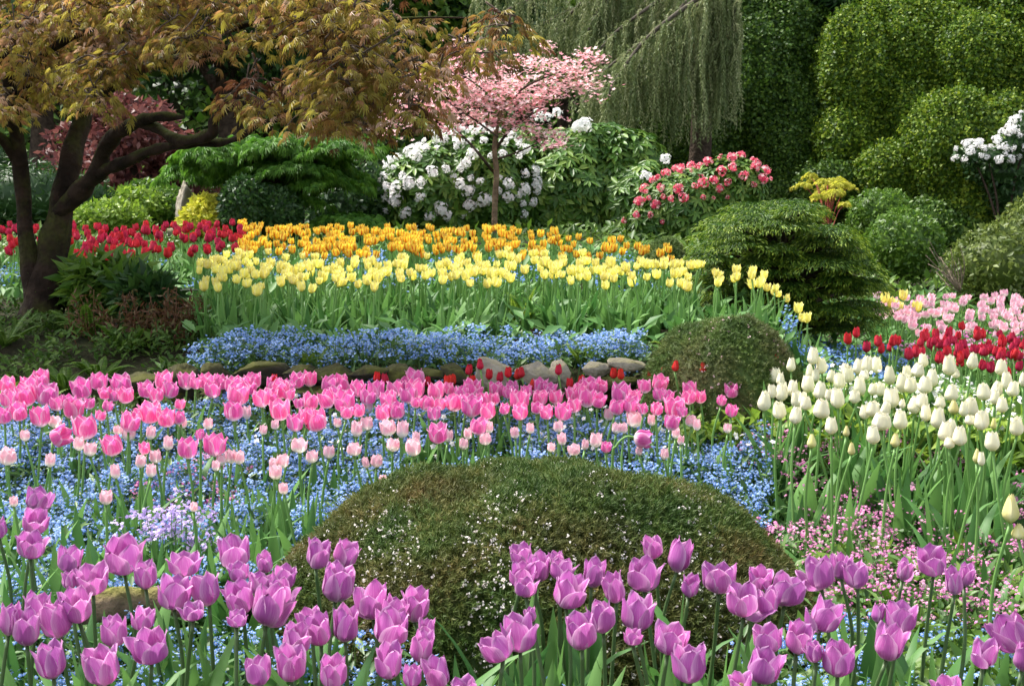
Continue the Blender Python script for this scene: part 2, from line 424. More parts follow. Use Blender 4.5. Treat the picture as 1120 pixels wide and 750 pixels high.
def far_tree(name, px, base_d, top_py, rx, mat, label, size, n, trunk_to=None, cat='tree', lobes=7, group=None, bot_py=None, tmpl=LEAF):
    d = base_d; c = P(px, 180, d); gz = float(ground(c[0], d)); top = P(px, top_py, d)[2]
    root = empty(name, (c[0], d, gz)); tag(root, label, cat, group)
    H = top - gz; R = pxm(rx, d); zb = H * .35 if bot_py is None else P(px, bot_py, d)[2] - gz
    gs = Geo(); tube(gs, [(0, 0, -.2), (.05 * R, 0, H * .3), (-.04 * R, .03, H * .6), (0, 0, H * .92)], [R * .09, R * .07, R * .045, R * .01], 8, 4, .15)
    ells = []
    for k in range(lobes):
        a = k * 2.4 + px; f = (k + .5) / lobes; q = R * .62 * math.sin(math.pi * min(.92, .2 + f * .8)) ** .7
        cc = np.array([q * math.cos(a), q * math.sin(a) * .8, zb + (H - zb) * (.15 + .72 * f)])
        rr = R * (.55 - .22 * f); ells.append((cc, (rr, rr * .9, min(rr * .75, (H - zb) * .35))))
        tube(gs, [(0, 0, cc[2] * .6), cc * [.5, .5, .85], cc * [1.1, 1.1, 1]], [R * .035, R * .025, R * .01], 6, 3)
    gs.build('trunk', M_BARK, root)
    g = Geo(); p, nr = ell_points(ells, n, .28, 2.2 / R, .75, .3)
    leaves_on(g, p, nr, size, tmpl, .9, .35)
    g.build('crown', mat, root); return root

far_tree('tall_tree', 245, 19, -150, 190, M_DARK, 'dark green tree filling the gap behind the bronze maple canopy', .17, 9000)
far_tree('tall_tree', 40, 18, -140, 170, M_DARK, 'dark green tree behind the maple trunks near the photo edge', .16, 9000)
far_tree('tall_tree', 400, 21, -160, 120, M_MID, 'lighter green tree glimpsed above the bronze maple canopy', .17, 6500)
far_tree('tall_tree', 500, 22, -120, 110, M_DARK, 'dark tree behind the pink dogwood blossom', .17, 6500)
far_tree('tall_tree', 612, 23.5, -150, 110, M_MID, 'olive green tree above the weeping conifer', .18, 6500)
far_tree('conifer_tree', 872, 20.5, -130, 80, M_DARK, 'dark conifer at the top between weeping branches and clipped ivy', .22, 7000, tmpl=LONG)
far_tree('purple_leaf_tree', 140, 15.5, 88, 95, leafmat('purple_leaf', [(.10, .03, .032), (.18, .06, .055), (.26, .11, .09)], .4, .45),
         'low plum coloured maple behind the mossy trunks', .10, 8000, bot_py=245)

# ------------------------------------------------------------------ clipped ivy mounds on the slope
IV = 'clipped ivy mounds on the slope'
def mound(px, py, rx, ry, d, label, mat=None, n=None, dep=None, size=.047, extra=()):
    ells = [e_px(px, py, rx, ry, d, dep)] + [e_px(*q, d + dd) for *q, dd in extra]
    n = n or int(sum(r[0] * r[2] for c, r in ells) * 21000)
    shrub('clipped_ivy_mound', ells, n, size, mat or M_IVYL, label, 'shrub', ROUND, amp=.12, fr=2.6, depth=.10, jit=.75, droop=.5, out=.2, group=IV, front=.75, hull=.90, stray=.05)
mound(790, 110, 125, 150, 21.0, 'large dark ivy wall behind the hanging conifer strands', M_IVY, extra=[(770, 220, 100, 70, -.6)])  # the conifer's shade is painted in by the darker ivy
mound(936, 90, 48, 82, 19.4, 'tall rounded ivy column with a bright upper edge', extra=[(975, 75, 50, 80, .2), (958, 150, 50, 60, .0)])
mound(1010, 100, 75, 120, 20.05, 'broad sloping ivy face behind the tall ivy column', extra=[(1000, 170, 60, 70, -.3), (1040, 60, 60, 80, .2), (985, 215, 50, 50, -.6)])
mound(922, 156, 33, 38, 18.9, 'small ivy knob low on the tall ivy column', extra=[(940, 185, 40, 40, .2)])
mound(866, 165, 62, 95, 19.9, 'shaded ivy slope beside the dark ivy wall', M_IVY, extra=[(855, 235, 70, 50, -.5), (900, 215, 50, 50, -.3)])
mound(1066, 66, 46, 46, 18.9, 'upper rounded ivy knob at the slope top', extra=[(1095, 80, 40, 60, .2)])
mound(1112, 110, 62, 80, 19.2, 'ivy shoulder running off beside the upper knob', extra=[(1150, 60, 70, 90, .3), (1090, 140, 60, 60, .1)])
mound(1020, 190, 150, 120, 20.35, 'long ivy covered bank joining the rounded ivy mounds', dep=.8, extra=[(900, 260, 120, 60, -.9), (1090, 250, 110, 90, -.3), (1080, 40, 110, 110, .2), (960, 120, 70, 110, .1), (1020, 60, 80, 90, .2)])
mound(992, 128, 34, 44, 19.05, 'small ivy swelling midway up the sloping ivy face')
mound(1012, 60, 30, 36, 19.2, 'narrow ivy swelling below the grassy top')
mound(1098, 150, 40, 44, 18.2, 'rounded ivy mound just above the white flowering shrub')
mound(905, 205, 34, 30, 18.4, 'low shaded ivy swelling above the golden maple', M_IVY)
mound(1034, 168, 50, 66, 18.0, 'big round ivy mound below the upper knob', extra=[(1066, 190, 60, 80, .1), (1062, 235, 66, 60, .0)])
mound(966, 192, 34, 34, 18.2, 'low ivy bump beside the big round mound', extra=[(985, 215, 40, 40, .1)])
mound(1110, 235, 70, 75, 18.2, 'ivy slope under the white flowering shrub', extra=[(1150, 190, 80, 90, .2)])
mound(1010, 255, 80, 40, 17.6, 'ivy skirt at the foot of the slope', M_IVY)
mound(985, 10, 120, 60, 22.0, 'grassy green top of the ivy slope', M_MID, size=.09)
mound(1110, 10, 90, 60, 21.5, 'loose green growth over the ivy slope top', M_MID, size=.10)

# ------------------------------------------------------------------ weeping conifer
M_GTWIG = barkmat('grey_branch', (.05, .042, .032), (.14, .12, .09))
def weeping():
    d = 17.0; b = P(765, 235, d); gz = float(ground(b[0], d)); root = empty('weeping_conifer', (b[0], d, gz))
    tag(root, 'weeping grey green conifer with long hanging strands', 'tree'); off = np.array(root.location)
    gt = Geo(); H = P(760, -60, d)[2] - gz
    tube(gt, [(0, .3, -.2), (.05, .3, H * .4), (-.1, .25, H * .8), (-.3, .2, H)], [.16, .13, .10, .06], 10, 4, .2); gt.build('trunk', M_BARK, root)
    arms = [[(800, -25), (745, 20), (690, 55), (655, 84), (634, 118)], [(790, -35), (735, -8), (680, 30), (655, 55)], [(800, -20), (770, 30), (742, 70), (728, 100)],
            [(770, -50), (690, -30), (620, -12), (560, 8), (528, 30)], [(770, -40), (700, -15), (640, 5), (590, 28), (560, 50)], [(800, -40), (790, 10), (778, 40), (770, 65)],
            [(720, -40), (640, -35), (570, -25), (520, -5)], [(690, -30), (650, -8), (618, 22), (600, 45)], [(790, -20), (715, 35), (675, 85), (660, 118)],
            [(780, -25), (730, 25), (700, 70), (690, 105)], [(800, -30), (806, 0), (802, 26), (790, 48)], [(780, -30), (786, -5), (776, 15), (772, 26)], [(700, -40), (672, -10), (655, 10), (640, 40)], [(740, -40), (700, 10), (665, 45), (640, 75)]]
    M1 = leafmat('weeping_needle', [(.085, .125, .04), (.15, .20, .065), (.25, .30, .115), (.40, .42, .21)], .25, .55)
    tips = []
    for ai, a in enumerate(arms):
        dd = d - .5 + .9 * random.random() - (.6 if ai in (0, 2, 8, 9) else 0)
        pts = [P(x, y, dd + .25 * k) - off if ai in (3, 4, 6, 7) else P(x, y, dd - .12 * k) - off for k, (x, y) in enumerate(a)]
        gb = Geo(); tube(gb, pts, [.030, .024, .018, .012, .007][:len(pts)], 6, 5, .15); gb.build('branch', M_GTWIG, root)
        cv = catmull(pts, 22); tips.append((ai, cv))
    g = Geo()
    for ai, cv in tips:
        far = ai in (3, 4, 6, 7)
        for q in range(len(cv)):
            f = q / len(cv)
            if math.sin(q * .9 + ai * 2) + random.uniform(-.9, .9) < .15: continue
            for rep in range(3 if far else 4):
                p0 = cv[q] + rng.normal(0, .05, 3) * [1, 1.5, .6]
                L = rng.uniform(.6, 1.35) if far else rng.uniform(.55, 1.75) * (.75 + .4 * (1 - f)) 
                lim = P(560 + (p0[0] + off[0]) * F / d, random.uniform(60, 122) if far else random.uniform(85, 170), d)[2] - off[2]
                L = min(L, max(.12, p0[2] - lim))
                m = max(4, int(L / .032)); t = np.linspace(0, 1, m)
                side = rng.normal(0, .07) * L - (.08 if not far else 0.03) * L; sy = rng.normal(0, .08) * L
                path = p0 + np.stack([side * t ** .6 + .02 * np.sin(t * 9 + q), sy * t ** .6, -L * t ** 1.25 + .05 * np.sin(math.pi * t)], -1)
                tg = unit(np.gradient(path, axis=0)); r0 = rng.random()
                for s in range(4):
                    D = unit(tg * .9 + rdir(m) * .65); g.scatter(NEED[0] * [1.8, 1, 1], NEED[1], path + rng.normal(0, .004, (m, 3)), frame(D, rdir(m)), rng.uniform(.035, .062, m), np.clip(r0 + rng.normal(0, .12, m), 0, 1))
    g.build('hanging_foliage', M1, root)
weeping()

# ------------------------------------------------------------------ rhododendrons, dogwood and the shrubs of the middle distance
def truss(cols, n=11, fr=.42, spread=1.0, name='truss_petal'):
    m = leafmat(name, cols, .45, .6, .2); g = Geo()
    n = 17; kk = np.arange(n); zz = 1 - 1.25 * (kk + .5) / n; d = np.stack([np.sqrt(1 - zz ** 2) * np.cos(kk * 2.4), np.sqrt(1 - zz ** 2) * np.sin(kk * 2.4), zz], -1) + rng.normal(0, .12, (n, 3)); d = unit(d)
    tv, tf = star5(fr, .66, -.35)
    ref = unit(np.cross(d, rdir(n))); R = np.stack([ref, np.cross(d, ref), d], -1)
    g.scatter(tv, tf, d * .62 * spread * rng.uniform(.75, 1.3, (n, 1)), R, rng.uniform(.55, 1.1, n)); return mesh_of(g.build('flower_cluster', m))
T_WHITE = truss([(.90, .89, .87), (.93, .93, .92), (.92, .86, .87)], name='white_truss')
T_CORAL = truss([(.78, .06, .14), (.86, .22, .30), (.92, .66, .66)], name='coral_truss')

def flower_pts(ells, n, keep, amp=.1, fr=2.0):
    p, nr = ell_points(ells, n * 14, amp, fr, 0, .9); ok = keep(p, nr); p, nr = p[ok], nr[ok]
    out = []
    for i in range(len(p)):
        if all(np.linalg.norm(p[i] - p[j]) > .085 for j in out[-80:]): out.append(i)
        if len(out) >= n: break
    return p[out] + nr[out] * .03, nr[out]
d = 13.6
root, ells, off = shrub('rhododendron', [e_px(470, 212, 62, 50, d), e_px(530, 205, 55, 58, d + .1), e_px(500, 175, 45, 32, d + .2), e_px(425, 215, 32, 35, d)], 1500, .115, M_RHODO,
    'rhododendron covered in white blossom behind the orange tulips', 'shrub', OBL, .14, 2.4, .3, droop=.25, whorl=7, hull=.78)
p, nr = flower_pts(ells, 99, lambda p, n: (n[:, 1] < .25) & (n[:, 2] > -.5)); add_flowers(root, T_WHITE, p, nr, .062, var=.45)
d = 14.6
root, ells, off = shrub('rhododendron', [e_px(650, 215, 84, 68, d), e_px(612, 225, 58, 60, d - .3), e_px(698, 232, 56, 60, d - .4), e_px(640, 172, 60, 38, d), e_px(690, 178, 40, 36, d - .1), e_px(575, 200, 44, 62, d + .3)], 3600, .125, M_RHODO,
    'big glossy green rhododendron with scarcely any flowers', 'shrub', OBL, .18, 2.6, .3, droop=.4, whorl=7, hull=.8)
pts = [P(x, y, d - 1.1) - off for x, y in ((728, 174), (706, 193))] + [P(x, y, d - .4) - off for x, y in ((588, 127), (609, 124), (632, 139), (597, 128), (640, 137))]
add_flowers(root, T_WHITE, pts, [(0, -.5, .8)] * len(pts), .085)
d = 12.6
root, ells, off = shrub('rhododendron', [e_px(752, 225, 52, 42, d), e_px(795, 205, 42, 32, d), e_px(722, 245, 34, 34, d)], 1300, .085, M_RHODO,
    'rhododendron with coral pink flowers beside the dark spreading maple', 'shrub', OBL, .16, 2.6, .3, droop=.25, whorl=6, hull=.78)
p, nr = flower_pts(ells, 52, lambda p, n: (n[:, 1] < .3) & (n[:, 2] > .1)); add_flowers(root, T_CORAL, p, nr, .044, var=.5)

def dogwood():
    d = 12.4; b = P(541, 262, d); root = empty('dogwood_tree', (b[0], d, float(ground(b[0], d))))
    tag(root, 'slender dogwood with a tiered cloud of pink blossom', 'tree'); off = np.array(root.location)
    L = lambda x, y, k=0: P(x, y, d + k) - off
    g = Geo(); tube(g, [(0, 0, -.1), L(541, 225), L(543, 190), L(541, 160), L(548, 120)], [.034, .03, .027, .022, .014], 8, 5, .2)
    g.build('trunk', barkmat('dogwood_bark', (.10, .065, .04), (.26, .18, .11), None), root)
    for pts, r in (([(541, 190), (525, 170), (512, 155), (490, 135), (455, 122)], .016), ([(541, 165), (560, 140), (590, 120), (625, 95)], .014), ([(548, 125), (530, 100), (505, 80), (500, 65)], .012),
                   ([(548, 120), (575, 95), (610, 80), (655, 66)], .012), ([(541, 175), (570, 165), (600, 150)], .011), ([(545, 150), (510, 125), (470, 100)], .011)):
        g = Geo(); tube(g, [L(x, y, .15 * math.sin(i * 2 + x)) for i, (x, y) in enumerate(pts)], np.linspace(r, r * .35, len(pts)), 6, 4, .2); g.build('limb', M_BARK, root)
    M = leafmat('dogwood_bract', [(.80, .32, .38), (.87, .46, .50), (.90, .60, .62), (.90, .74, .72)], .4, .5, .3)
    pads = [(498, 72, 34, 9), (510, 52, 20, 9), (552, 88, 38, 9), (622, 92, 40, 10), (606, 72, 36, 9), (650, 64, 16, 6), (640, 58, 10, 5), (462, 92, 26, 9), (436, 128, 24, 9), (420, 146, 18, 6), (520, 108, 40, 11), (575, 116, 34, 10),
            (596, 146, 26, 8), (606, 158, 16, 5), (478, 118, 32, 10), (500, 92, 36, 9), (545, 100, 40, 10), (560, 136, 30, 8), (450, 110, 26, 8), (598, 53, 10, 6), (525, 128, 30, 8), (575, 66, 16, 6), (590, 104, 30, 7), (488, 140, 20, 6), (628, 78, 22, 7), (540, 76, 18, 6)]
    tv, tf = star5(1.0, .45, -.2); g = Geo(); gl = Geo()
    for x, y, rx, ry in pads:
        m = int(rx * ry * .85); a = rng.normal(size=(m, 3)) * [pxm(rx, d) * .5, pxm(rx, d) * .45, pxm(ry, d) * .6]; c = L(x, y, random.uniform(-.35, .35))
        a[:, 2] -= .25 * (a[:, 0] ** 2 + a[:, 1] ** 2); pos = c + a
        n = unit(np.array([0, -.25, 1]) + .55 * rdir(m)); r = unit(np.cross(n, rdir(m))); R = np.stack([r, np.cross(n, r), n], -1)
        g.scatter(tv, tf, pos, R, rng.uniform(.016, .032, m))
        k = m // 5; leaves_on(gl, pos[:k] - [0, 0, .02], n[:k], .05, LEAF, .5, .2)
    g.build('blossom', M, root); gl.build('leaves', M_MID, root)
dogwood()

def layered(name, pads, d, size, n, mat, label, trunk, cat='tree', tmpl=LONG, thick=.16, droop=.35, dvar=.5, trunkr=.05, depthf=.9, jit=.5, bark=None, up=.0, dcen=0.0):
    """a plant of flat drooping sprays: pads = (px, py, rx, ry) seen at depth d"""
    bx = P(trunk[0], trunk[1], d); root = empty(name, (bx[0], d, float(ground(bx[0], d)))); tag(root, label, cat); off = np.array(root.location)
    g = Geo(); gb = Geo(); tot = sum(p[2] * p[3] for p in pads)
    top = P(trunk[0], trunk[2], d) - off
    tube(gb, [(0, 0, -.1), top * .5 + [.03, 0, 0], top], [trunkr, trunkr * .8, trunkr * .4], 8, 4, .2)
    for x, y, rx, ry in pads:
        c = P(x, y, d + random.uniform(-dvar, dvar) * (.7 if dcen else 1) + dcen) - off; m = max(8, int(n * rx * ry / tot)); R = pxm(rx, d)
        a = rng.random(m) * 6.283; q = np.sqrt(rng.random(m)) * (1 + .25 * np.sin(3 * a + x) + .15 * np.sin(7 * a))
        loc = np.stack([R * q * np.cos(a), R * depthf * q * np.sin(a), pxm(ry, d) * (.35 - .8 * q ** 2) + rng.normal(0, thick * pxm(ry, d), m)], -1)
        D = unit(np.stack([np.cos(a), np.sin(a), -droop - .5 * q], -1) + .6 * rdir(m)); U = unit(np.array([0, 0, 1]) + jit * rdir(m))
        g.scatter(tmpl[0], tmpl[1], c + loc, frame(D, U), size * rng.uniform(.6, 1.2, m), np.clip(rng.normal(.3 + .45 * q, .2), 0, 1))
        tube(gb, [top * [.4, .4, min(.8, max(.1, c[2] / max(top[2], .1) * .6))], c * [.6, .6, .9], c - [0, 0, .02]], [trunkr * .35, trunkr * .25, trunkr * .1], 5, 3)
    g.build('foliage', mat, root); gb.build('trunk', bark or M_BARK, root); return root

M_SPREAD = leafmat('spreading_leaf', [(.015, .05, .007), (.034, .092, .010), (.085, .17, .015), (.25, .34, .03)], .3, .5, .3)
pads = []
for k in range(190):
    f = random.random() ** .9; y = 221 + f * 138; hw = float(np.interp(f, [0, .12, .3, .55, 1], [30, 66, 92, 112, 104]))
    c = 848 + random.uniform(-1, 1) * hw * .86 + 16 * f
    pads.append((c, y, random.uniform(16, 36), random.uniform(5, 9)))
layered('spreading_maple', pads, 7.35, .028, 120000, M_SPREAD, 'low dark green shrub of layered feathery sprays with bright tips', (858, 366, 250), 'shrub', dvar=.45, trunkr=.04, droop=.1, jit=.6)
pads = [(300 + random.gauss(0, 48), 150 + abs(random.gauss(0, 32)), random.uniform(22, 42), random.uniform(8, 12)) for _ in range(46)]
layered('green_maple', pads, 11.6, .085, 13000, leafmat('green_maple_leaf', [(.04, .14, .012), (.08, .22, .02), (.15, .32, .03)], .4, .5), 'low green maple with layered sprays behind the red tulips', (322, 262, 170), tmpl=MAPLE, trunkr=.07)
d = 10.9
shrub('clipped_yew', [e_px(268, 226, 27, 32, d), e_px(300, 234, 30, 28, d + .1)], 5200, .05, M_DARK, 'dark squarish clipped yew under the green maple', 'shrub', amp=.05, depth=.1, jit=.6, hull=.93)
shrub('golden_shrub', [e_px(220, 246, 24, 24, 11.0), e_px(228, 226, 20, 14, 11.1)], 3400, .045, M_YLEAF, 'small golden yellow shrub lit in the gap beside the yew', 'shrub', depth=.4, hull=.7)
shrub('leafy_shrub', [e_px(118, 240, 42, 20, 12.4), e_px(150, 228, 40, 24, 13)], 4200, .055, M_BRIGHT, 'fresh green low shrub behind the red tulips', 'shrub', depth=.4, hull=.75)
shrub('leafy_shrub', [e_px(185, 232, 34, 26, 13.2), e_px(160, 215, 30, 18, 13.6)], 3600, .06, M_MID, 'mid green mounded shrub against the stone pillar', 'shrub', depth=.35, hull=.8)
shrub('leafy_shrub', [e_px(30, 215, 60, 40, 12.8), e_px(-30, 200, 60, 60, 13), e_px(95, 222, 30, 30, 12.9)], 5200, .075, M_DARK, 'dark shrub behind the fork of the mossy trunks', 'shrub', LONG, depth=.35, hull=.8)
shrub('leafy_shrub', [e_px(395, 215, 32, 40, 13.4), e_px(365, 225, 30, 32, 13)], 3200, .07, M_DARK, 'dark shrub between the green maple and white rhododendron', 'shrub', depth=.35, hull=.8)
shrub('round_shrub', [e_px(965, 232, 34, 26, 14.0), e_px(990, 268, 42, 38, 12.6)], 5200, .05, M_MID, 'light green bushy shrub at the foot of the ivy slope', 'shrub', depth=.35, hull=.8)
layered('golden_maple', [(910 + random.gauss(0, 13), 203 + random.gauss(0, 12), random.uniform(7, 11), 4) for _ in range(14)], 11.0, .04, 900, M_YLEAF, 'tiny golden maple with reddish stems', (905, 250, 200), tmpl=MAPLE, trunkr=.016,
        bark=barkmat('red_bark', (.16, .03, .025), (.30, .08, .05)))
root, ells, off = shrub('olive_shrub', [e_px(1085, 290, 52, 48, 10.4), e_px(1125, 270, 40, 60, 10.8)], 5600, .05, leafmat('olive_leaf', [(.07, .11, .02), (.12, .17, .03), (.20, .25, .05)], .3, .5), 'olive green airy shrub with bare twigs on one side', 'shrub', depth=.5, hull=.72)
g = Geo()
for k in range(16):
    a = random.uniform(0, 1); p0 = P(1050, 320, 10.2) - off; p1 = P(1012 + 40 * a, 262 + random.uniform(0, 36), 10.2 + random.uniform(-.3, .3)) - off
    tube(g, [p0, (p0 + p1) / 2 + rng.normal(0, .02, 3), p1], [.006, .004, .002], 4, 3)
g.build('bare_twigs', barkmat('grey_twig', (.16, .12, .09), (.28, .22, .17)), root)
root, ells, off = shrub('flowering_shrub', [e_px(1062, 170, 17, 12, 16.9), e_px(1088, 172, 24, 10, 16.9), e_px(1112, 158, 22, 15, 16.9), e_px(1130, 142, 24, 18, 16.9), e_px(1100, 188, 44, 18, 17.1), e_px(1118, 212, 44, 34, 17.2)], 2900, .07, M_DARK, 'white flowering shrub spilling over the ivy slope', 'shrub', depth=.4, hull=.7)
p, nr = flower_pts(ells[:4], 99, lambda p, n: (n[:, 1] < .4) & (n[:, 2] > -.35)); add_flowers(root, T_WHITE, p, nr, .058, var=.45)

# ------------------------------------------------------------------ bronze maple in front of the terrace
def maple():
    d = 7.2; b = P(48, 352, d); gz = float(ground(b[0], d)); root = empty('japanese_maple', (b[0], d, gz))
    tag(root, 'old bronze leaved maple with mossy twisting trunks on the dark bank', 'tree'); off = np.array(root.location)
    L = lambda x, y, k=0.0: P(x, y, d + k) - off
    lim = [('trunk', [L(46, 372), L(46, 330), L(56, 285), L(64, 245), L(74, 185), L(92, 125, .1), L(104, 65, .1), L(120, 0, .1), L(140, -60, .1)], [.14, .112, .082, .07, .06, .05, .04, .028, .018]),
           ('trunk', [L(40, 345, -.02), L(36, 300), L(27, 255), L(24, 200), L(18, 150, -.1), L(10, 90, -.2), L(-5, 20, -.3)], [.075, .07, .05, .042, .038, .032, .018]),
           ('limb', [L(22, 180), L(8, 158, -.1), L(-14, 140, -.2), L(-60, 115, -.3), L(-130, 90, -.3)], [.036, .033, .028, .02, .01]),
           ('limb', [L(64, 232, -.02), L(90, 207, -.1), L(108, 186, -.2), L(114, 166, -.3), L(124, 150, -.4), L(150, 134, -.6), L(172, 128, -.8), L(200, 128, -.9)], [.05, .046, .044, .042, .036, .029, .024, .012]),
           ('limb', [L(150, 134, -.6), L(172, 140, -.7), L(190, 152, -.8), L(208, 154, -.9), L(232, 146, -1.0), L(234, 132, -1.05), L(250, 118, -1.1), L(280, 108, -1.2), L(330, 92, -1.35), L(400, 70, -1.5)], [.024, .026, .026, .026, .025, .024, .02, .016, .012, .005]),
           ('limb', [L(108, 188, -.2), L(135, 178, -.4), L(165, 165, -.6), L(200, 158, -.8), L(240, 156, -.95), L(262, 150, -1.05), L(285, 136, -1.15), L(330, 118, -1.3), L(400, 120, -1.4)], [.033, .028, .023, .020, .018, .016, .012, .008, .003]),
           ('limb', [L(92, 120, .1), L(130, 90, -.3), L(190, 60, -.7), L(260, 30, -1.0), L(330, 10, -1.2)], [.04, .03, .022, .015, .006]),
           ('limb', [L(98, 90, .1), L(150, 72, -.4), L(220, 60, -.9), L(300, 40, -1.2), L(380, 30, -1.4), L(450, 20, -1.5), L(520, 20, -1.5)], [.034, .028, .022, .016, .010, .006, .003]),
           ('limb', [L(20, 120, -.1), L(40, 70, -.4), L(80, 40, -.8), L(140, 20, -1.0)], [.03, .024, .018, .008])]
    for nm, p, r in lim:
        g = Geo(); tube(g, p, r, 10, 7, .28); g.build(nm, M_MBARK, root, smooth=True)
    M = leafmat('bronze_maple_leaf', [(.15, .06, .028), (.27, .135, .04), (.30, .23, .045), (.44, .39, .06), (.46, .24, .10), (.64, .45, .33)], .5, .42, .5)
    g = Geo(); gt = Geo()
    def low(x):                  # how far down the crown hangs at this column of the photograph
        return float(np.interp(x, [-80, 0, 60, 110, 150, 200, 240, 275, 300, 340, 380, 415, 440, 460, 490, 520, 560], [128, 116, 104, 106, 82, 66, 72, 108, 150, 124, 146, 150, 132, 108, 74, 48, 34]))
    n = 0; spots = []
    while n < 330:
        x = random.uniform(-300, 555); y = random.uniform(-70, 160)  # far left of the crown is unseen, added to shade the bank
        if y > low(x) - 6 or (x > 470 and y < x * .25 - 128): continue
        if x > 390 and y < 22 and random.random() < .6: continue
        if random.random() < .5 and 150 < x < 300 and y > 40: continue
        if x > 200 and random.random() < .22: n += 1; continue
        spots.append((x, y)); n += 1
    for x, y in spots:
        kd = float(np.interp(x, [60, 150, 260, 400], [0, -.9, -1.3, -1.6])); c = L(x, y, kd + (random.uniform(-.9, .6) if x < 120 else random.uniform(-.4, .35))) + rng.normal(0, .03, 3)
        m = random.randint(36, 54); R = random.uniform(.12, .21); a = rng.random(m) * 6.283; q = np.sqrt(rng.random(m))
        lift = rng.normal(0, .022, m) - .10 * q ** 2
        pos = c + np.stack([R * q * np.cos(a), R * .9 * q * np.sin(a), lift], -1)
        D = unit(np.stack([np.cos(a), np.sin(a), -.15 - .55 * q], -1) + .6 * rdir(m)); U = unit(np.array([0, -.15, 1]) + .6 * rdir(m))
        tone = random.gauss(.5, .2)
        g.scatter(MAPLE[0] * [1, 1, 1.2], MAPLE[1], pos, frame(D, U), rng.uniform(.033, .060, m), np.clip(tone + rng.normal(0, .17, m), 0, 1))
        for k in range(3):
            i = random.randrange(m); mid = c + (pos[i] - c) * .5 + [0, 0, .012]
            tube(gt, [c + (c - pos[i]) * random.uniform(.2, .8) + rng.normal(0, .04, 3), c + rng.normal(0, .02, 3), mid, pos[i]], [.0045, .004, .003, .0012], 4, 3)
    g.build('crown', M, root); gt.build('twigs', barkmat('fine_twig', (.05, .035, .025), (.16, .12, .09)), root)
maple()

# ------------------------------------------------------------------ clipped heather and box mounds
SPRIG_V, SPRIG_F = [], []
for i in range(9):
    a = i * 2.4; b = len(SPRIG_V); t = .25 + .75 * i / 9
    dr = np.array([math.cos(a), math.sin(a), .9]); sd_ = np.array([-math.sin(a), math.cos(a), 0]); o = np.array([0, 0, t * .9])
    SPRIG_V += [o - sd_ * .07, o + sd_ * .07, o + dr * .42]; SPRIG_F.append([b, b + 1, b + 2])
SPRIG = (np.array(SPRIG_V), [np.array(SPRIG_F)])
def dome(name, cx, cy, rx, ry, z0, h, n, size, mat, label, cat, lump=.06, lf=2.3, pw=2.3, flowers=0, fmat=None, fsize=.006):
    root = empty(name, (cx, cy, z0)); tag(root, label, cat)
    def surf(x, y):
        r = np.sqrt((x / rx) ** 2 + (y / ry) ** 2); p = np.stack([x, y, 0 * x], -1)
        k = 1 + (.03 * np.minimum(nz(p, 15, 2), .3) if rx > .5 else 0) + lump * nz(p, lf / max(rx, ry)) + lump * .5 * nz(p, 3 * lf / max(rx, ry), 4)
        return h * np.maximum(1 - np.minimum(r / (1 + .05 * nz(p, 4)), 1) ** pw, 0) ** (1 / 1.9) * k
    def pts(n):
        th = rng.random(n) * 6.283; r = np.sin(np.arccos(1 - rng.random(n) * .999)) ** .85
        r = np.where(rng.random(n) < .5, r, np.sqrt(rng.random(n)))
        x, y = rx * r * np.cos(th), ry * r * np.sin(th); z = surf(x, y); e = .006
        gx = np.clip((surf(x + e, y) - z) / e, -6, 6); gy = np.clip((surf(x, y + e) - z) / e, -6, 6)
        return np.stack([x, y, z], -1), unit(np.stack([-gx, -gy, np.ones(n)], -1))
    g = Geo(); t = np.linspace(0, 2 * math.pi, 49)[:-1]; rr = np.concatenate([np.linspace(0, .85, 12), np.linspace(.88, 1, 10)])
    x = rx * rr[:, None] * np.cos(t); y = ry * rr[:, None] * np.sin(t); z = surf(x, y) - .012
    i = np.arange(len(rr) - 1)[:, None] * 48; j = np.arange(48)[None]; k = (j + 1) % 48
    g.add(np.stack([x, y, z], -1).reshape(-1, 3), [np.stack([i + j, i + 48 + j, i + 48 + k, i + k], -1).reshape(-1, 4)], .35)
    p, nr = pts(n)
    clump = np.clip(.5 + .42 * nz(p, 9) , 0, 1)
    D = unit(nr + [0, 0, .35] + .55 * rdir(n)); g.scatter(SPRIG[0], SPRIG[1], p - nr * rng.uniform(0, .9, n)[:, None] * size, frame(rdir(n), D)[:, :, [0, 1, 2]], size * rng.uniform(.6, 1.35, n), np.clip(clump * .6 + rng.random(n) * .45 - .03, 0, 1))
    g.build('foliage', mat, root)
    if flowers:
        p, nr = pts(flowers * 7); w = (1.0 * nz(p, 7, 3) + .2 - .35 * ss(.75, 1, nr[:, 2])) > rng.uniform(-.4, 1.0, len(p)); w &= (nr[:, 1] < .35); p, nr = p[w][:flowers], nr[w][:flowers]
        gf = Geo(); m = len(p)
        for k in range(3):
            q = p + nr * .008 + rng.normal(0, fsize * .8, (m, 3)); tv, tf = pent(1.0); n_ = unit(nr + .6 * rdir(m)); r = unit(np.cross(n_, rdir(m)))
            gf.scatter(tv, tf, q, np.stack([r, np.cross(n_, r), n_], -1), fsize * rng.uniform(.5, 1.1, m))
        o = gf.build('tiny_blossom', fmat, root); o['kind'] = 'stuff'
    return root
M_HEATH = leafmat('heather', [(.022, .056, .008), (.046, .092, .014), (.09, .13, .024), (.17, .15, .042)], .2, .6, .25, patch=[(.045, .06, .013), (.10, .092, .022), (.20, .125, .048)], pscale=3.2)
M_BOX = leafmat('box_leaf', [(.04, .085, .015), (.075, .135, .025), (.125, .19, .038), (.20, .21, .06)], .2, .55, .3, patch=[(.075, .10, .03), (.13, .135, .045), (.18, .15, .07)], pscale=4.0)
M_WF = leafmat('heather_flower', [(.72, .62, .60), (.82, .76, .70), (.88, .86, .82)], .3, .6, .2)
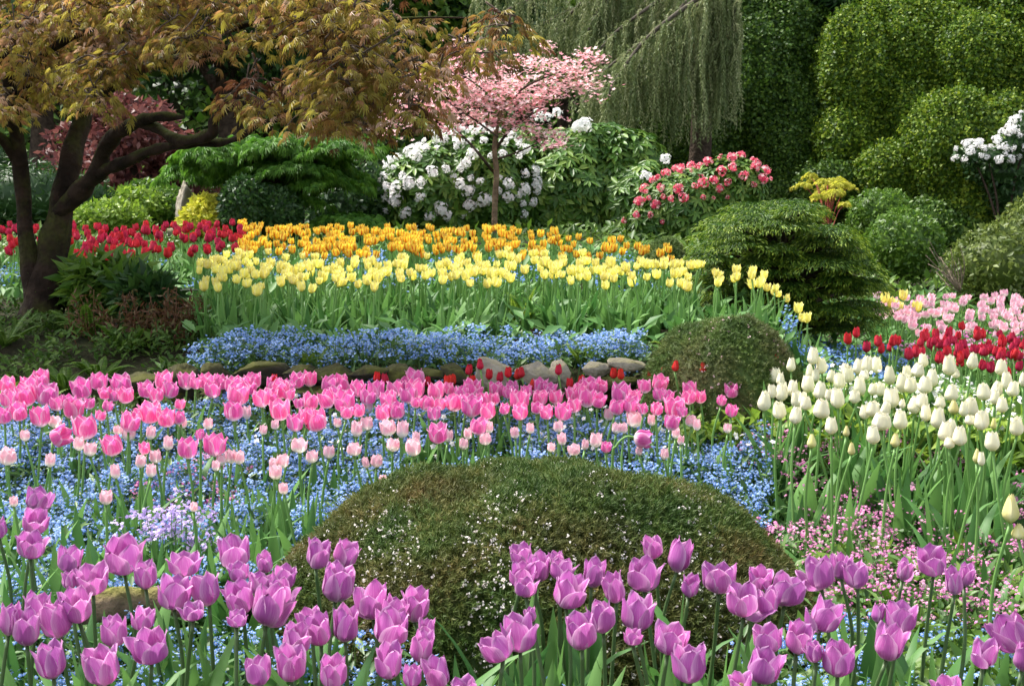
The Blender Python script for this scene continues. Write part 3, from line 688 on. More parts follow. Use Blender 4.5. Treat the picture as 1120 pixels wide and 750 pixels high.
dome('heather_mound', .085, 3.52, .76, .70, 0, .475, 62000, .023, M_HEATH, 'broad low heather mound with tiny white flowers between the tulip beds', 'shrub', lump=.05, flowers=2300, fmat=M_WF, fsize=.0034)
dome('box_dome', .855, 5.30, .375, .37, .02, .665, 18000, .021, M_BOX, 'neat round clipped dome at the terrace corner beside the wall', 'shrub', lump=.045, pw=2.5, flowers=150, fmat=leafmat('pink_speck', [(.5, .28, .3), (.6, .42, .42)], .2), fsize=.004)
c = P(728, 292, 8.6); dome('box_dome', c[0], 8.6, .19, .19, float(ground(c[0], 8.6)), .36, 4200, .022, M_BOX, 'little olive dome behind the yellow tulips', 'shrub', lump=.03)

# ------------------------------------------------------------------ rocks of the terrace wall
def rock(px, py, w, h, d, label, mat, seed, group=None, flat=1.0):
    c = P(px, py, d); a, b = pxm(w, d) / 2, pxm(h, d) / 2
    r_ = np.random.default_rng(seed); g = Geo()
    nu, nv = 40, 26; th = np.linspace(0, math.pi, nv); ph = np.arange(nu) * 2 * math.pi / nu
    dd = np.stack([np.sin(th)[:, None] * np.cos(ph), np.sin(th)[:, None] * np.sin(ph), np.cos(th)[:, None] + 0 * ph], -1)
    cut = unit(r_.normal(size=(13, 3)) * [1, 1, .8]); lv = r_.uniform(.52, .92, 13)
    q = np.max(np.maximum((dd @ cut.T) / lv, 0), -1); rad = 1 / np.maximum(q, .80)
    v = dd * rad[..., None] * (1 + .07 * nz(dd + seed, 4) + .035 * nz(dd + seed, 13, 3))[..., None]
    v = v * np.array([a, max(a, b) * .75, b]); i = np.arange(nv - 1)[:, None] * nu; j = np.arange(nu)[None]; k = (j + 1) % nu
    g.add(v.reshape(-1, 3), [np.stack([i + j, i + nu + j, i + nu + k, i + k], -1).reshape(-1, 4)])
    o = g.build('rock', mat, smooth=True); o.location = c; o.rotation_euler = (r_.uniform(-.15, .15), r_.uniform(-.14, .14), 0); tag(o, label, 'rock', group); return o
GW = 'mossy stones along the terrace edge'
for a in [(540, 408, 48, 38, 5.55, 'largest pale grey rock in the terrace wall', M_ROCK, 1), (588, 408, 48, 36, 5.5, 'pale rock with a yellow moss cap next to the largest one', M_ROCK, 2),
          (613, 408, 30, 36, 5.52, 'narrow upright pale rock in the terrace wall', M_ROCK, 3), (652, 404, 36, 24, 5.5, 'smooth slanting grey rock before the round clipped dome', M_ROCK, 4),
          (684, 400, 44, 13, 5.52, 'thin flat grey slab of the terrace wall', M_ROCK, 5), (668, 418, 60, 14, 5.5, 'dark low slab under the flat grey one', M_MROCK, 6),
          (203, 226, 30, 46, 11.8, 'pale weathered stone block behind the red tulips', M_ROCK, 15), (188, 254, 24, 10, 12.4, 'flat pale stone below the weathered block', M_ROCK, 16), (278, 254, 18, 20, 10.4, 'grey stone at the foot of the clipped yew', M_ROCK, 17)]: rock(*a)
for k, a in enumerate([(280, 411, 84, 26), (330, 408, 40, 15), (364, 412, 60, 24), (402, 408, 46, 15), (434, 412, 64, 24), (470, 408, 40, 16), (498, 410, 40, 32), (236, 413, 50, 26), (198, 409, 44, 32), (150, 418, 60, 28), (350, 430, 76, 22), (445, 432, 80, 22), (262, 430, 84, 24), (560, 434, 90, 24), (640, 432, 90, 20), (712, 415, 60, 24), (190, 432, 60, 28)]):
    rock(*a, 5.50 + random.uniform(-.07, .06), 'dark stone under patchy moss in the low terrace edge', M_MROCK, 20 + k, GW)
g = Geo(); lp = [P(84, 668, 3.02), P(112, 660, 3.05), P(140, 655, 3.1), P(170, 656, 3.12), P(205, 664, 3.1)]
tube(g, lp, [.030, .038, .040, .036, .024], 14, 9, .35)
tag(g.build('mossy_log', barkmat('log_bark', (.10, .07, .04), (.34, .25, .16), (.10, .10, .02), .30, 16), smooth=True), 'mossy weathered log half hidden behind purple tulips', 'log')

# ------------------------------------------------------------------ tulips
def petal_geo(g, R, Hh, op, flare, W_, phi, seed, tipw=.75, nu=5, nv=9, rim=.03, close=None, thin=.0, tilt=0.0, mat=0):
    r_ = np.random.default_rng(seed); v = np.linspace(0, 1, nv); u = np.linspace(-1, 1, nu)
    cup = np.sin(np.minimum(v / .45, 1) * math.pi / 2) ** .8
    r = R * cup * (1 + (op - 1) * np.clip((v - .28) / .72, 0, 1) ** 1.4) + R * flare * np.clip((v - .62) / .38, 0, 1) ** 2 + .04
    z = Hh * (v ** 1.15) - .06 * flare * np.clip((v - .7) / .3, 0, 1) ** 2
    wid = W_ * (.30 * (1 - v) ** 2 + np.sin(math.pi * np.clip(v, 0, 1) ** tipw) ** .6); wid[-1] = .012
    V_, U_ = np.meshgrid(v, u, indexing='ij'); ang = np.clip(wid / np.maximum(r, .08), 0, 1.15)[:, None] * U_
    rr = r[:, None] * (1 + .05 * U_ ** 2 * (V_ > .2)) - .012 * (1 - np.abs(U_)) * V_ * 1.0 + rim * V_ ** 2 * np.sin(U_ * 5 + r_.uniform(0, 6)) * np.abs(U_)
    zz = z[:, None] + rim * .6 * V_ * r_.normal(0, 1, V_.shape) * (np.abs(U_) > .6) - .02 * U_ ** 2
    a = ang + phi; x = rr * np.cos(a); y = rr * np.sin(a)
    if tilt: 
        ct, st = math.cos(tilt), math.sin(tilt); xr = x * math.cos(phi) + y * math.sin(phi); yr = -x * math.sin(phi) + y * math.cos(phi)
        xr, zz = xr * ct + zz * st, -xr * st + zz * ct; x = xr * math.cos(phi) - yr * math.sin(phi); y = xr * math.sin(phi) + yr * math.cos(phi)
    i = (np.arange(nv - 1)[:, None] * nu + np.arange(nu - 1)[None]).ravel()
    g.add(np.stack([x, y, zz], -1).reshape(-1, 3), [np.stack([i, i + 1, i + nu + 1, i + nu], -1)], r_.random(), U_.ravel(), V_.ravel(), mat)

def bloom_geo(g, seed, op, flare, R=.44, W_=.40, tipw=.75, rim=.03, spread=.06, nu=5, nv=9, mat=0):
    r_ = random.Random(seed); a0 = r_.uniform(0, 6.28)
    for k in range(3): petal_geo(g, R * .90, 1.0 + r_.uniform(-.03, .05), op * .96, flare * .6, W_, a0 + 1.047 + k * 2.094, seed * 10 + k, tipw, nu, nv, rim, tilt=r_.gauss(0, spread * .6), mat=mat)
    for k in range(3): petal_geo(g, R, .95 + r_.uniform(-.04, .04), op, flare, W_, a0 + k * 2.094 + r_.gauss(0, .08), seed * 10 + 5 + k, tipw, nu, nv, rim, tilt=abs(r_.gauss(0, spread)), mat=mat)

def stem_mesh(name, mat, bend, r=.0042):
    g = Geo(); tube(g, [(0, 0, 0), (bend * .5, bend * .3, .35), (bend, bend * .4, .7), (0, 0, 1)], [r * 1.25, r * 1.1, r, r * .9], 7, 5); return mesh_of(g.build(name, mat, smooth=True))
def blade_geo(g, L, wd, lean, curl, az_, twist=0.0, nv=9, rnd=.5, base=(0, 0, 0), mat=0):
    t = np.linspace(0, 1, nv); out = lean * t + curl * t ** 3; z = np.cumsum(np.concatenate([[0], np.sqrt(np.maximum(.02, 1 - np.diff(out * nv / 1.0) ** 2 * 0.35))])) / nv
    w = wd * np.sin(math.pi * (.12 + .88 * t) ** .62) ** .9; w[-1] = .0005
    u = np.array([-1, 0, 1]); a = az_ + twist * t
    cx = out * L * math.cos(az_); cy = out * L * math.sin(az_)
    sx, sy = -np.sin(a), np.cos(a)
    X_ = cx[:, None] + w[:, None] * u * sx[:, None] + (np.abs(u) * w[:, None] * .35) * np.cos(az_)
    Y_ = cy[:, None] + w[:, None] * u * sy[:, None] + (np.abs(u) * w[:, None] * .35) * np.sin(az_)
    Z_ = (z * L)[:, None] + 0 * u + .003 * np.sin(9 * t)[:, None] * u
    i = (np.arange(nv - 1)[:, None] * 3 + np.arange(2)[None]).ravel()
    g.add(np.stack([X_ + base[0], Y_ + base[1], Z_ + base[2]], -1).reshape(-1, 3), [np.stack([i, i + 1, i + 4, i + 3], -1)], rnd, np.tile(u, nv), np.repeat(t, 3), mat)

STEMS = {m.name: [stem_mesh('stem', m, b) for b in (.0, .012, -.014, .022)] for m in (M_STEM, M_DSTEM)}
BLADES = []
for k in range(9):
    g = Geo(); blade_geo(g, 1.0, random.uniform(.05, .085), random.uniform(.06, .34), random.choice([0, 0, .05, .2, .45]) , 0, random.uniform(-.5, .5), rnd=random.random()); BLADES.append(mesh_of(g.build('leaf', M_LEAF, smooth=True)))
def sized(me):
    c = np.empty(len(me.vertices) * 3); me.vertices.foreach_get('co', c); c = c.reshape(-1, 3)
    me['width'] = float(np.percentile(np.hypot(c[:, 0], c[:, 1]), 97)) * 1.93; return me
def bloom_meshes(mat, n, opr, flr, **kw):
    out = []
    for k in range(n):
        g = Geo(); bloom_geo(g, k + int(opr[0] * 100), random.uniform(*opr), random.uniform(*flr), **kw); out.append(sized(mesh_of(g.build('bloom', mat, smooth=True))))
    return out
B_PINK = bloom_meshes(M_PINK, 8, (.84, 1.04), (0, .12), R=.46, W_=.44, tipw=1.15, rim=.05)
B_PALE = bloom_meshes(M_PALE, 6, (.70, .95), (0, .08), R=.40, W_=.40, tipw=1.05)
B_WHITE = bloom_meshes(M_WHITE, 6, (.40, .60), (0, .0), R=.36, W_=.37, tipw=.98, rim=.015, spread=.02)
B_CREAM = bloom_meshes(M_CREAM, 3, (.12, .3), (0, 0), R=.33, W_=.33, tipw=.80, rim=.01, spread=.02)
B_YELLOW = bloom_meshes(M_YELLOW, 6, (.90, 1.12), (.0, .25), R=.46, W_=.42, tipw=1.0, rim=.04)
B_SCAR = bloom_meshes(M_SCAR, 5, (.35, .7), (0, .05), R=.34, W_=.34, tipw=.85, spread=.03)
# purple tulips are seen from close by: each petal is a piece of its own
PETALS = {'outer': [], 'inner': []}
for k in range(6):
    g = Geo(); petal_geo(g, .46, .97, random.uniform(.86, 1.06), random.uniform(.0, .22), .44, 0, 300 + k, random.uniform(.95, 1.2), 7, 11, .035); PETALS['outer'].append(mesh_of(g.build('petal', M_PURPLE, smooth=True)))
    g = Geo(); petal_geo(g, .41, 1.02, random.uniform(.80, .98), random.uniform(0, .12), .43, 0, 320 + k, random.uniform(.9, 1.15), 7, 11, .04); PETALS['inner'].append(mesh_of(g.build('petal', M_PURPLE, smooth=True)))
g = Geo(); tube(g, [(0, 0, 0), (0, 0, .2), (0, 0, .42)], [.07, .08, .05], 8, 3)
for k in range(6): tube(g, [(.06 * math.cos(k), .06 * math.sin(k), .05), (.14 * math.cos(k * 1.047), .14 * math.sin(k * 1.047), .38)], [.015, .03], 5, 1)
HEART = mesh_of(g.build('bloom', M_STAMEN, smooth=True))

def tulip(name, head, w, h, blooms, label, group, stem='tulip_stem', tilt=(0, 0), leaves=2, leafL=(.20, .30), base_off=.03, petals=False, openk=0.0):
    """head = the middle of the bloom; w, h = its size in metres"""
    hx, hy, hz = head; bot = Vector((hx, hy, hz)) - Euler((tilt[1], tilt[0], 0)).to_matrix() @ Vector((0, 0, h / 2))
    bx, by = bot.x + random.gauss(0, base_off), bot.y + random.gauss(0, base_off); gz = float(ground(bx, by))
    root = empty(name, (bx, by, gz)); tag(root, label, 'tulip', group)
    v = bot - Vector((bx, by, gz))
    s = link('stem', random.choice(STEMS[stem]), root); s.rotation_mode = 'QUATERNION'; s.rotation_quaternion = v.to_track_quat('Z', 'Y') @ Quaternion((0, 0, 1), random.uniform(0, 6.28)); s.scale = (1, 1, v.length)
    s.rotation_quaternion = v.to_track_quat('Z', 'Y')
    b = link('bloom', HEART if petals else random.choice(blooms), root); b.location = v
    b.rotation_mode = 'XYZ'; k = Euler((tilt[1], tilt[0], 0)).to_matrix() @ Euler((0, 0, random.uniform(0, 6.28))).to_matrix(); b.rotation_euler = k.to_euler()
    if petals:
        b.scale = (w / (1.14 + max(0, openk) * 1.2), ) * 2 + (h * .90,)
        for q in range(6):
            inner = q % 2; p = link('petal', random.choice(PETALS['inner' if inner else 'outer']), b)
            t = random.gauss(.0 if inner else .02, .065) + openk * (.6 if inner else 1)
            if random.random() < .07 and not inner: t += random.uniform(.25, .7)
            p.rotation_euler = (0, t, q * 1.0472 + random.gauss(0, .07)); sc = random.uniform(.94, 1.06); p.scale = (1, 1, sc)
    else: b.scale = (w / b.data['width'], w / b.data['width'], h)
    for q in range(leaves):
        l = link('leaf', random.choice(BLADES), root); L = random.uniform(*leafL); l.scale = (L, L, L); l.rotation_euler = (random.gauss(0, .05), random.gauss(0, .05), random.uniform(0, 6.28))
    return root

ORD = ['first', 'second', 'third', 'fourth', 'fifth', 'sixth', 'seventh', 'eighth', 'ninth', 'tenth', 'eleventh', 'twelfth', 'thirteenth', 'fourteenth', 'fifteenth', 'sixteenth', 'seventeenth', 'eighteenth', 'nineteenth', 'twentieth']
def row_labels(pts, what, zones, per=7):
    """pts: (px, py, w, h); a description for each by the clump it stands in, its row there and its place in the row"""
    out = [None] * len(pts)
    for x0, x1, where in zones:
        idx = sorted([i for i, p in enumerate(pts) if x0 <= p[0] < x1], key=lambda i: pts[i][1])
        nrow = max(1, round(len(idx) / per)); rows = [r for r in np.array_split(idx, nrow) if len(r)]
        names = {1: ['only'], 2: ['back', 'front'], 3: ['back', 'middle', 'front'], 4: ['back', 'second', 'third', 'front']}.get(len(rows), ['back'] + ORD[1:len(rows) - 1] + ['front'])
        for rn, r in zip(names, rows):
            r = sorted(r, key=lambda i: pts[i][0])
            for k, i in enumerate(r):
                q = what(pts[i]) if callable(what) else what
                out[i] = f'{q} {where}, {rn} row, {ORD[k]} from the left'
    return out

def place(pts, kind_z, wd=None):
    return [PZ(p[0], p[1], kind_z) for p in pts]

# purple tulips along the front: (px, py, width, height) of each bloom in the photograph
PUR = [(42,544,29,27),(40,569,31,29),(34,595,32,31),(-3,577,24,24),(77,611,28,31),(101,633,40,34),(135,606,45,43),(159,627,28,34),(76,633,20,22),(84,661,38,41),(201,615,40,29),(192,647,40,38),(224,643,34,38),(211,667,28,22),
(157,676,28,26),(125,689,34,38),(164,705,43,41),(110,727,43,46),(55,721,36,43),(11,676,26,37),(29,684,33,46),(60,676,37,44),(42,663,34,36),
(256,602,38,38),(261,624,24,22),(290,614,20,25),(311,630,28,29),(262,653,35,40),(296,661,41,47),(285,637,31,28),(307,646,28,30),(259,675,24,20),(348,604,29,36),(379,604,30,32),(370,636,41,44),(408,655,36,46),(455,660,33,43),(428,684,43,42),(432,665,30,30),
(347,687,32,40),(338,676,30,26),(378,681,32,42),(324,698,35,38),(318,724,36,44),(283,731,32,36),(365,733,34,42),(426,721,32,43),(462,706,29,37),(467,686,20,25),(451,738,24,28),(477,733,31,40),(508,753,32,30),
(570,605,27,25),(589,619,28,36),(571,628,30,28),(574,641,26,23),(609,610,18,18),(615,622,30,26),(623,645,40,41),(650,625,26,35),(671,641,27,36),(704,627,38,39),(713,598,24,27),(745,606,29,39),(756,640,22,27),(658,673,32,38),(635,689,40,44),(698,668,42,45),(693,695,22,20),(566,691,42,43),(542,707,38,34),(580,671,15,18),(735,698,40,37),(755,724,42,45),
(787,630,41,37),(812,655,39,38),(831,631,28,25),(840,656,26,34),(862,643,43,38),(896,624,35,40),(920,618,22,32),(936,627,29,32),(904,672,39,38),(840,697,37,32),(875,697,33,38),(890,712,20,25),(836,727,41,41),(810,744,28,22),(917,719,39,41),
(990,622,20,26),(1020,613,36,34),(1043,634,22,32),(1057,627,20,28),(961,669,17,22),(986,674,39,36),(974,701,34,43),(1079,713,29,32),(1104,691,43,45),(1036,750,36,24),(1121,716,26,36)]
def pword(p): return ('wide open purple tulip' if p[2] > p[3] * 1.04 and p[2] > 32 else 'slim purple tulip' if p[2] < p[3] * .8 else 'small purple tulip' if p[2] < 25 else 'purple tulip')
lab = row_labels(PUR, pword, [(-50, 240, 'by the mossy log'), (240, 525, 'before the heather mound\'s near end'), (525, 772, 'before the heather mound\'s middle'), (772, 955, 'past the heather mound'), (955, 1200, 'near the pink forget-me-nots')])
TILT = {0: (.25, 0), 70: (-.5, 0), 82: (.35, .2), 86: (.25, 0), 100: (-.5, 0), 97: (-.5, 0), 78: (.2, 0), 72: (.25, .1), 40: (-.2, .0)}
for i, (px, py, w, h) in enumerate(PUR):
    dd = float(np.clip(.83 * F / (py - 180), 2.05, 3.3)) + random.gauss(0, .02); hd = P(px, py, dd)
    tl = TILT.get(i, (random.gauss(0, .16), random.gauss(0.04, .13)))
    tulip('purple_tulip', hd, pxm(w, dd) * 1.02, pxm(h, dd) * 1.06, None, lab[i], 'purple tulips along the front', 'dark_tulip_stem', tl, 3, (.28, .44), .045, True, max(-.04, min(.16, (w / h - 1) * .35)))

# pink tulips across the blue bed
PNK = [(45,414,19),(8,421,18),(32,422,22),(26,433,24),(10,436,20),(4,455,17),(20,450,20),(51,431,25),(44,455,23),(89,425,23),(108,417,19),(62,441,16),(75,440,18),(81,447,23),(97,441,13),(115,430,14),(132,420,22),(125,432,14),(137,432,18),(118,444,12),
(92,467,27),(66,477,22),(110,454,12),(160,426,18),(179,416,20),(171,432,16),(186,426,18),(197,442,12),(164,451,24),(152,452,14),(142,461,22),(182,457,20),(196,457,14),(204,416,19),(214,419,13),(226,417,18),(242,418,16),(256,421,20),(261,431,24),(255,449,22),(272,422,18),
(122,487,23),(158,490,13),(205,490,23),(235,486,25),(219,475,11),(277,416,18),(286,435,20),(299,420,16),(307,426,20),(313,423,18),(316,431,14),(325,416,17),(339,414,17),(306,448,23),(327,441,12),(339,439,19),(345,459,25),(335,455,18),(322,462,19),(357,436,20),(360,420,18),(372,420,20),(377,439,24),(391,425,18),(379,451,14),(392,449,14),
(411,426,20),(425,437,19),(432,425,18),(434,449,18),(419,451,18),(454,414,22),(454,425,22),(442,420,14),(455,440,12),(477,427,20),(491,425,13),(467,441,16),(475,452,15),(481,442,14),(497,440,19),(516,427,24),(516,444,24),(510,438,16),(527,437,16),(534,449,18),(542,425,16),(540,436,14),(524,466,19),(479,474,22),
(545,427,14),(556,429,14),(568,437,22),(552,447,12),(569,450,18),(576,428,14),(592,422,18),(591,435,17),(608,434,16),(598,451,15),(587,446,13),(616,450,19),(626,431,16),(628,443,16),(639,422,14),(647,422,20),(658,423,14),(642,435,20),(655,438,16),(679,429,22),(675,445,17),(690,442,18),(703,447,12),(705,422,15),(722,419,18),(721,431,15),(731,434,14),(753,434,16),(754,425,16),(766,434,14),(800,427,16),(789,438,11),(800,449,14),(738,445,24),(718,447,14),(735,462,17),(746,450,12),
(232,426,18),(296,434,18),(366,430,18),(402,434,18),(446,432,18),(504,430,16),(560,424,15),(602,426,15),(634,427,16),(694,433,15),(663,489,12)]
PAL = [(141,471,16,22),(270,451,10,14),(99,491,14,14),(86,485,12,14),(9,499,18,18),(55,503,11,14),(27,476,10,12),(170,499,13,14),(184,484,11,15),(154,504,11,14),(165,514,11,14),(126,515,11,15),(252,499,12,15),(262,500,11,14),(242,503,10,11),(236,509,9,11),(116,544,15,15),(15,548,9,11),(212,554,9,10),(60,461,14,12),
(402,443,12,18),(424,468,18,16),(440,469,13,18),(390,469,12,16),(401,463,14,14),(430,486,14,14),(452,489,17,18),(387,491,16,13),(360,494,12,13),(341,499,13,13),(327,487,18,15),(309,504,14,14),(301,516,14,15),(299,506,9,10),(310,534,10,12),(412,504,13,13),(400,506,8,12),(419,525,10,11),(507,485,10,12),(512,474,9,12),(531,480,13,12),(535,467,9,12),(490,476,11,13),(301,464,9,10),(369,462,9,10),
(694,458,17,17),(652,481,14,15),(628,492,14,11),(640,486,8,11),(699,493,8,10),(727,496,9,12),(611,466,11,12),(563,473,9,12),(756,460,12,12),(762,464,9,12),(713,459,9,12),(739,473,9,12),(615,480,10,13),(603,489,9,10),(745,481,7,10),(796,468,9,10),(674,468,10,11),(682,468,9,11),(666,453,10,13),(128,470,8,10),(200,462,9,12),(228,463,10,12),(165,473,10,14),(288,470,9,10),(455,478,9,12),(580,468,9,11)]
zp = [(-99, 150, 'above the mossy log'), (150, 290, 'behind the lavender flower clump'), (290, 420, 'before the mossy stones'), (420, 560, 'before the largest pale rock'), (560, 690, 'before the narrow wall rocks'), (690, 999, 'before the round clipped dome')]
PN4 = [(x, y, w, w * 1.02) for x, y, w in PNK]
lab = row_labels(PN4, lambda p: 'rosy pink tulip', zp, 8)
lab[21] = 'pink tulip turned sideways, streaked white, low among blue flowers'
for i, (px, py, w, h) in enumerate(PN4):
    dd = float(np.clip(.84 * F / (py - 180), 3.65, 5.25)) + random.gauss(0, .03); tl = (1.1, .3) if i == 21 else (random.gauss(0, .13), random.gauss(.05, .1))
    tulip('pink_tulip', P(px, py, dd), pxm(w, dd) * 1.03, pxm(h, dd) * 1.04, B_PINK, lab[i], 'pink tulips in the blue flowered bed', tilt=tl, leaves=4, leafL=(.18, .34))
lab = row_labels(PAL, lambda p: 'small blush white tulip' if p[2] < 12 else 'pale pink tulip', zp, 7)
for i, (px, py, w, h) in enumerate(PAL):
    dd = float(np.clip(.88 * F / (py - 180), 3.35, 5.0)); tulip('pale_tulip', P(px, py, dd), pxm(w, dd) * 1.03, pxm(h, dd) * 1.12, B_PALE, lab[i], 'pale tulips low in the blue flowered bed', tilt=(random.gauss(0, .1), random.gauss(0, .1)), leaves=2, leafL=(.14, .24))
# the one that nods on a bent stem
def nodding():
    dd = 4.1; c = P(678, 500, dd); gz = float(ground(c[0], dd)); root = empty('pink_tulip', (c[0] - .02, dd, gz)); tag(root, 'pink tulip nodding sideways on a bent stem above the heather mound', 'tulip'); off = np.array(root.location)
    L = lambda x, y: P(x, y, dd) - off
    g = Geo(); tube(g, [(0, 0, 0), L(670, 505), L(674, 488), L(684, 478), L(694, 478)], [.005, .0045, .004, .004, .004], 7, 6); g.build('stem', M_STEM, root, smooth=True)
    b = link('bloom', B_PINK[0], root); b.location = L(693, 478); b.rotation_euler = (0, 1.75, 0); b.scale = (.054, .054, .058)
    l = link('leaf', BLADES[0], root); l.scale = (.2, .2, .2)
nodding()
# small scarlet buds between the pink tulips and the wall
for k, (px, py) in enumerate([(412,412),(421,414),(468,417),(489,416),(495,415),(513,404),(525,398),(535,409),(517,416),(547,412),(556,407),(566,409),(570,407),(611,404),(623,419),(636,416),(671,408),(679,409),(711,412),(726,407),(739,400),(733,414),(757,410),(769,402),(784,404),(300,415),(583,420),(848,392)]):
    dd = 5.15 + random.uniform(-.1, .15); tulip('scarlet_tulip', P(px, py, dd), pxm(8.0, dd), pxm(12.5, dd), B_SCAR, 'slim scarlet tulip bud before the terrace wall', 'scarlet tulip buds before the terrace wall', leaves=1, leafL=(.14, .22), tilt=(random.gauss(0, .08), 0))

# cream tulips
Wz = [(226,62,34,62),(148,93,28,50),(256,97,32,56),(72,120,28,56),(90,132,36,54),(80,187,28,50),(115,190,38,66),(153,178,32,58),(53,222,40,70),(105,255,40,64),(165,273,38,62),(166,215,32,60),(207,160,38,64),(218,120,32,58),(235,130,24,50),(252,185,40,66),(256,250,50,68),(200,230,34,50),(291,310,38,62),(291,135,28,44),(320,150,36,60),(312,212,42,72),(285,200,28,44),(350,128,36,60),(388,100,34,56),(418,92,32,60),(452,94,32,58),(393,168,36,72),(408,130,30,36),(375,208,34,48),(440,180,30,44),(465,180,30,50),(410,262,32,52),(440,250,40,56),
(440,343,40,66),(470,295,58,64),(505,210,48,76),(498,130,34,68),(548,156,42,70),(575,165,36,60),(538,290,42,68),(545,232,18,36),(590,235,40,66),(615,222,36,58),(628,265,32,60),(600,112,40,50),(618,78,30,48),(625,165,42,64),(650,140,36,66),(672,283,42,74),(680,228,30,44),(712,95,40,72),(735,125,24,32),(795,80,34,58),(720,193,40,60),(700,330,44,72),(750,347,42,70),(712,372,32,40),(720,310,30,50),(788,245,44,70),(765,250,28,56),(828,290,44,72),(785,290,30,36),(835,190,42,60),(865,365,44,70),(882,180,34,60),(875,210,28,50),(897,103,36,56),(916,150,34,64),(940,180,36,54),(900,237,34,54),(952,313,42,66),(975,145,24,50),(826,428,22,50),
(485,250,30,56),(560,120,28,50),(340,110,26,44),(110,145,26,48),(190,215,28,50)]
Cz = [(221,365,34,54),(345,330,24,42),(363,393,26,48),(520,362,34,54),(727,245,36,56),(870,303,20,46),(810,418,28,56),(932,605,60,110),(960,688,52,62)]
cv = lambda L: [(820 + x / 3.26, 370 + y / 3.26, w / 3.26, h / 3.26) for x, y, w, h in L]
WH, CR = cv(Wz), cv(Cz)
zw = [(700, 900, 'nearest the round clipped dome'), (900, 975, 'left of the bed\'s middle'), (975, 1045, 'right of the bed\'s middle'), (1045, 1200, 'at the bed\'s outer end')]
lab = row_labels(WH, lambda p: 'cream white tulip', zw, 6)
for i, (px, py, w, h) in enumerate(WH):
    dd = float(np.clip(.80 * F / (py - 180), 3.5, 5.1)) + random.gauss(0, .05); tulip('cream_tulip', P(px, py, dd), pxm(w, dd) * 1.2, pxm(h, dd) * 1.06, B_WHITE, lab[i], 'cream tulips in the bed beyond the heather mound', tilt=(random.gauss(0, .06), random.gauss(0, .06)), leaves=4, leafL=(.26, .42), base_off=.05)
LC = ['yellowish tulip bud lowest beside the pink forget-me-nots', 'tiny yellow tulip bud between the tall cream blooms', 'small yellow tulip bud standing below the cream blooms', 'greenish yellow tulip low in front of the cream blooms', 'yellow tinged tulip among the white ones',
      'thin green tulip bud behind the cream blooms', 'green pointed tulip bud in front of the cream blooms', 'large pale yellow pointed tulip near the photo edge', 'pale yellow tulip tucked behind the large pointed one']
for i, (px, py, w, h) in enumerate(CR):
    dd = 2.85 if i >= 7 else float(np.clip(.80 * F / (py - 180), 3.4, 5.1)); tulip('yellow_bud_tulip', P(px, py, dd), pxm(w, dd), pxm(h, dd), B_CREAM, LC[i], 'yellow buds among the cream tulips', leaves=2, leafL=(.2, .32))

# ------------------------------------------------------------------ the terrace: sown patches of yellow, flamed and red tulips
def sow(n, fn, mind):
    out = []; t = 0
    while len(out) < n and t < 60000:
        t += 1; p = fn()
        if p is None: continue
        if all((p[0] - q[0]) ** 2 + (p[1] - q[1]) ** 2 > mind ** 2 for q in out[-260:]): out.append(p)
    return out
def at_ground(px, d): return float(P(px, 300, d)[0])
def far_meshes(mat, n, opr, flr, L, hw, R, W_, tipw, rim=.03, k0=0, leaves=2, leafL=.22, lw=.016):
    """whole small tulips for beds where a bloom is a few pixels across"""
    out = []
    for k in range(n):
        gb = Geo(); bloom_geo(gb, 500 + k0 + k, random.uniform(*opr), random.uniform(*flr), R, W_, tipw, rim, nu=5, nv=7)
        out.append(sized(mesh_of(gb.build('bloom', mat, smooth=True))))
    return out
def patch(name, n, fn, mind, blooms, label, group, wpx, hpx_ratio, H, leaves, leafL, tilt=.12):
    for (x, y, hh) in sow(n, fn, mind):
        w = random.uniform(*wpx); h = w * random.uniform(*hpx_ratio)
        tulip(name, (x, y, float(ground(x, y)) + hh * H * random.uniform(.9, 1.1)), w, h, blooms, label, group, tilt=(random.gauss(0, tilt), random.gauss(0, tilt)), leaves=leaves, leafL=leafL, base_off=.02)
def f_yel():
    y = random.triangular(6.0, 7.75, 6.6); px = random.uniform(218, 890)
    lo = np.interp(px, [218, 300, 700, 760, 890], [6.3, 6.0, 6.0, 6.2, 6.05]); hi = np.interp(px, [218, 300, 560, 700, 760, 890], [7.7, 7.8, 7.7, 7.2, 6.9, 6.4])
    if not lo < y < hi: return None
    if nz(np.array([[at_ground(px, y), y, 0]]), 3.0)[0] < -.55: return None
    return (at_ground(px, y), y, 1)
patch('yellow_tulip', 290, f_yel, .045, B_YELLOW, 'soft yellow tulip in the wide band above the stone edge', 'soft yellow tulips in the terrace band', (.037, .051), (.95, 1.2), .335, 4, (.20, .32))
B_FLAME = far_meshes(M_ORANGE, 5, (.7, 1.0), (0, .1), .4, 1, .42, .41, .95)
def f_fl():
    y = random.uniform(7.9, 10.4); px = random.uniform(262, 735)
    hi = np.interp(px, [262, 540, 700, 735], [10.4, 10.2, 9.0, 8.4]); lo = np.interp(px, [262, 420, 735], [8.0, 8.0, 7.6])
    if not lo < y < hi or (px > 560 and random.random() < .45): return None
    return (at_ground(px, y), y, 1)
patch('flamed_tulip', 295, f_fl, .045, B_FLAME, 'yellow tulip flamed with orange in the rear terrace band', 'orange flamed tulips in the rear terrace band', (.040, .051), (1.1, 1.3), .31, 3, (.20, .30))
B_RED = far_meshes(M_RED, 5, (.5, .85), (0, .05), .4, 1, .40, .39, .9, k0=20)
def f_red():
    y = random.uniform(7.5, 10.3); px = random.uniform(-30, 268)
    if y < np.interp(px, [-30, 70, 100, 268], [8.2, 8.0, 7.5, 8.4]): return None
    return (at_ground(px, y), y, 1)
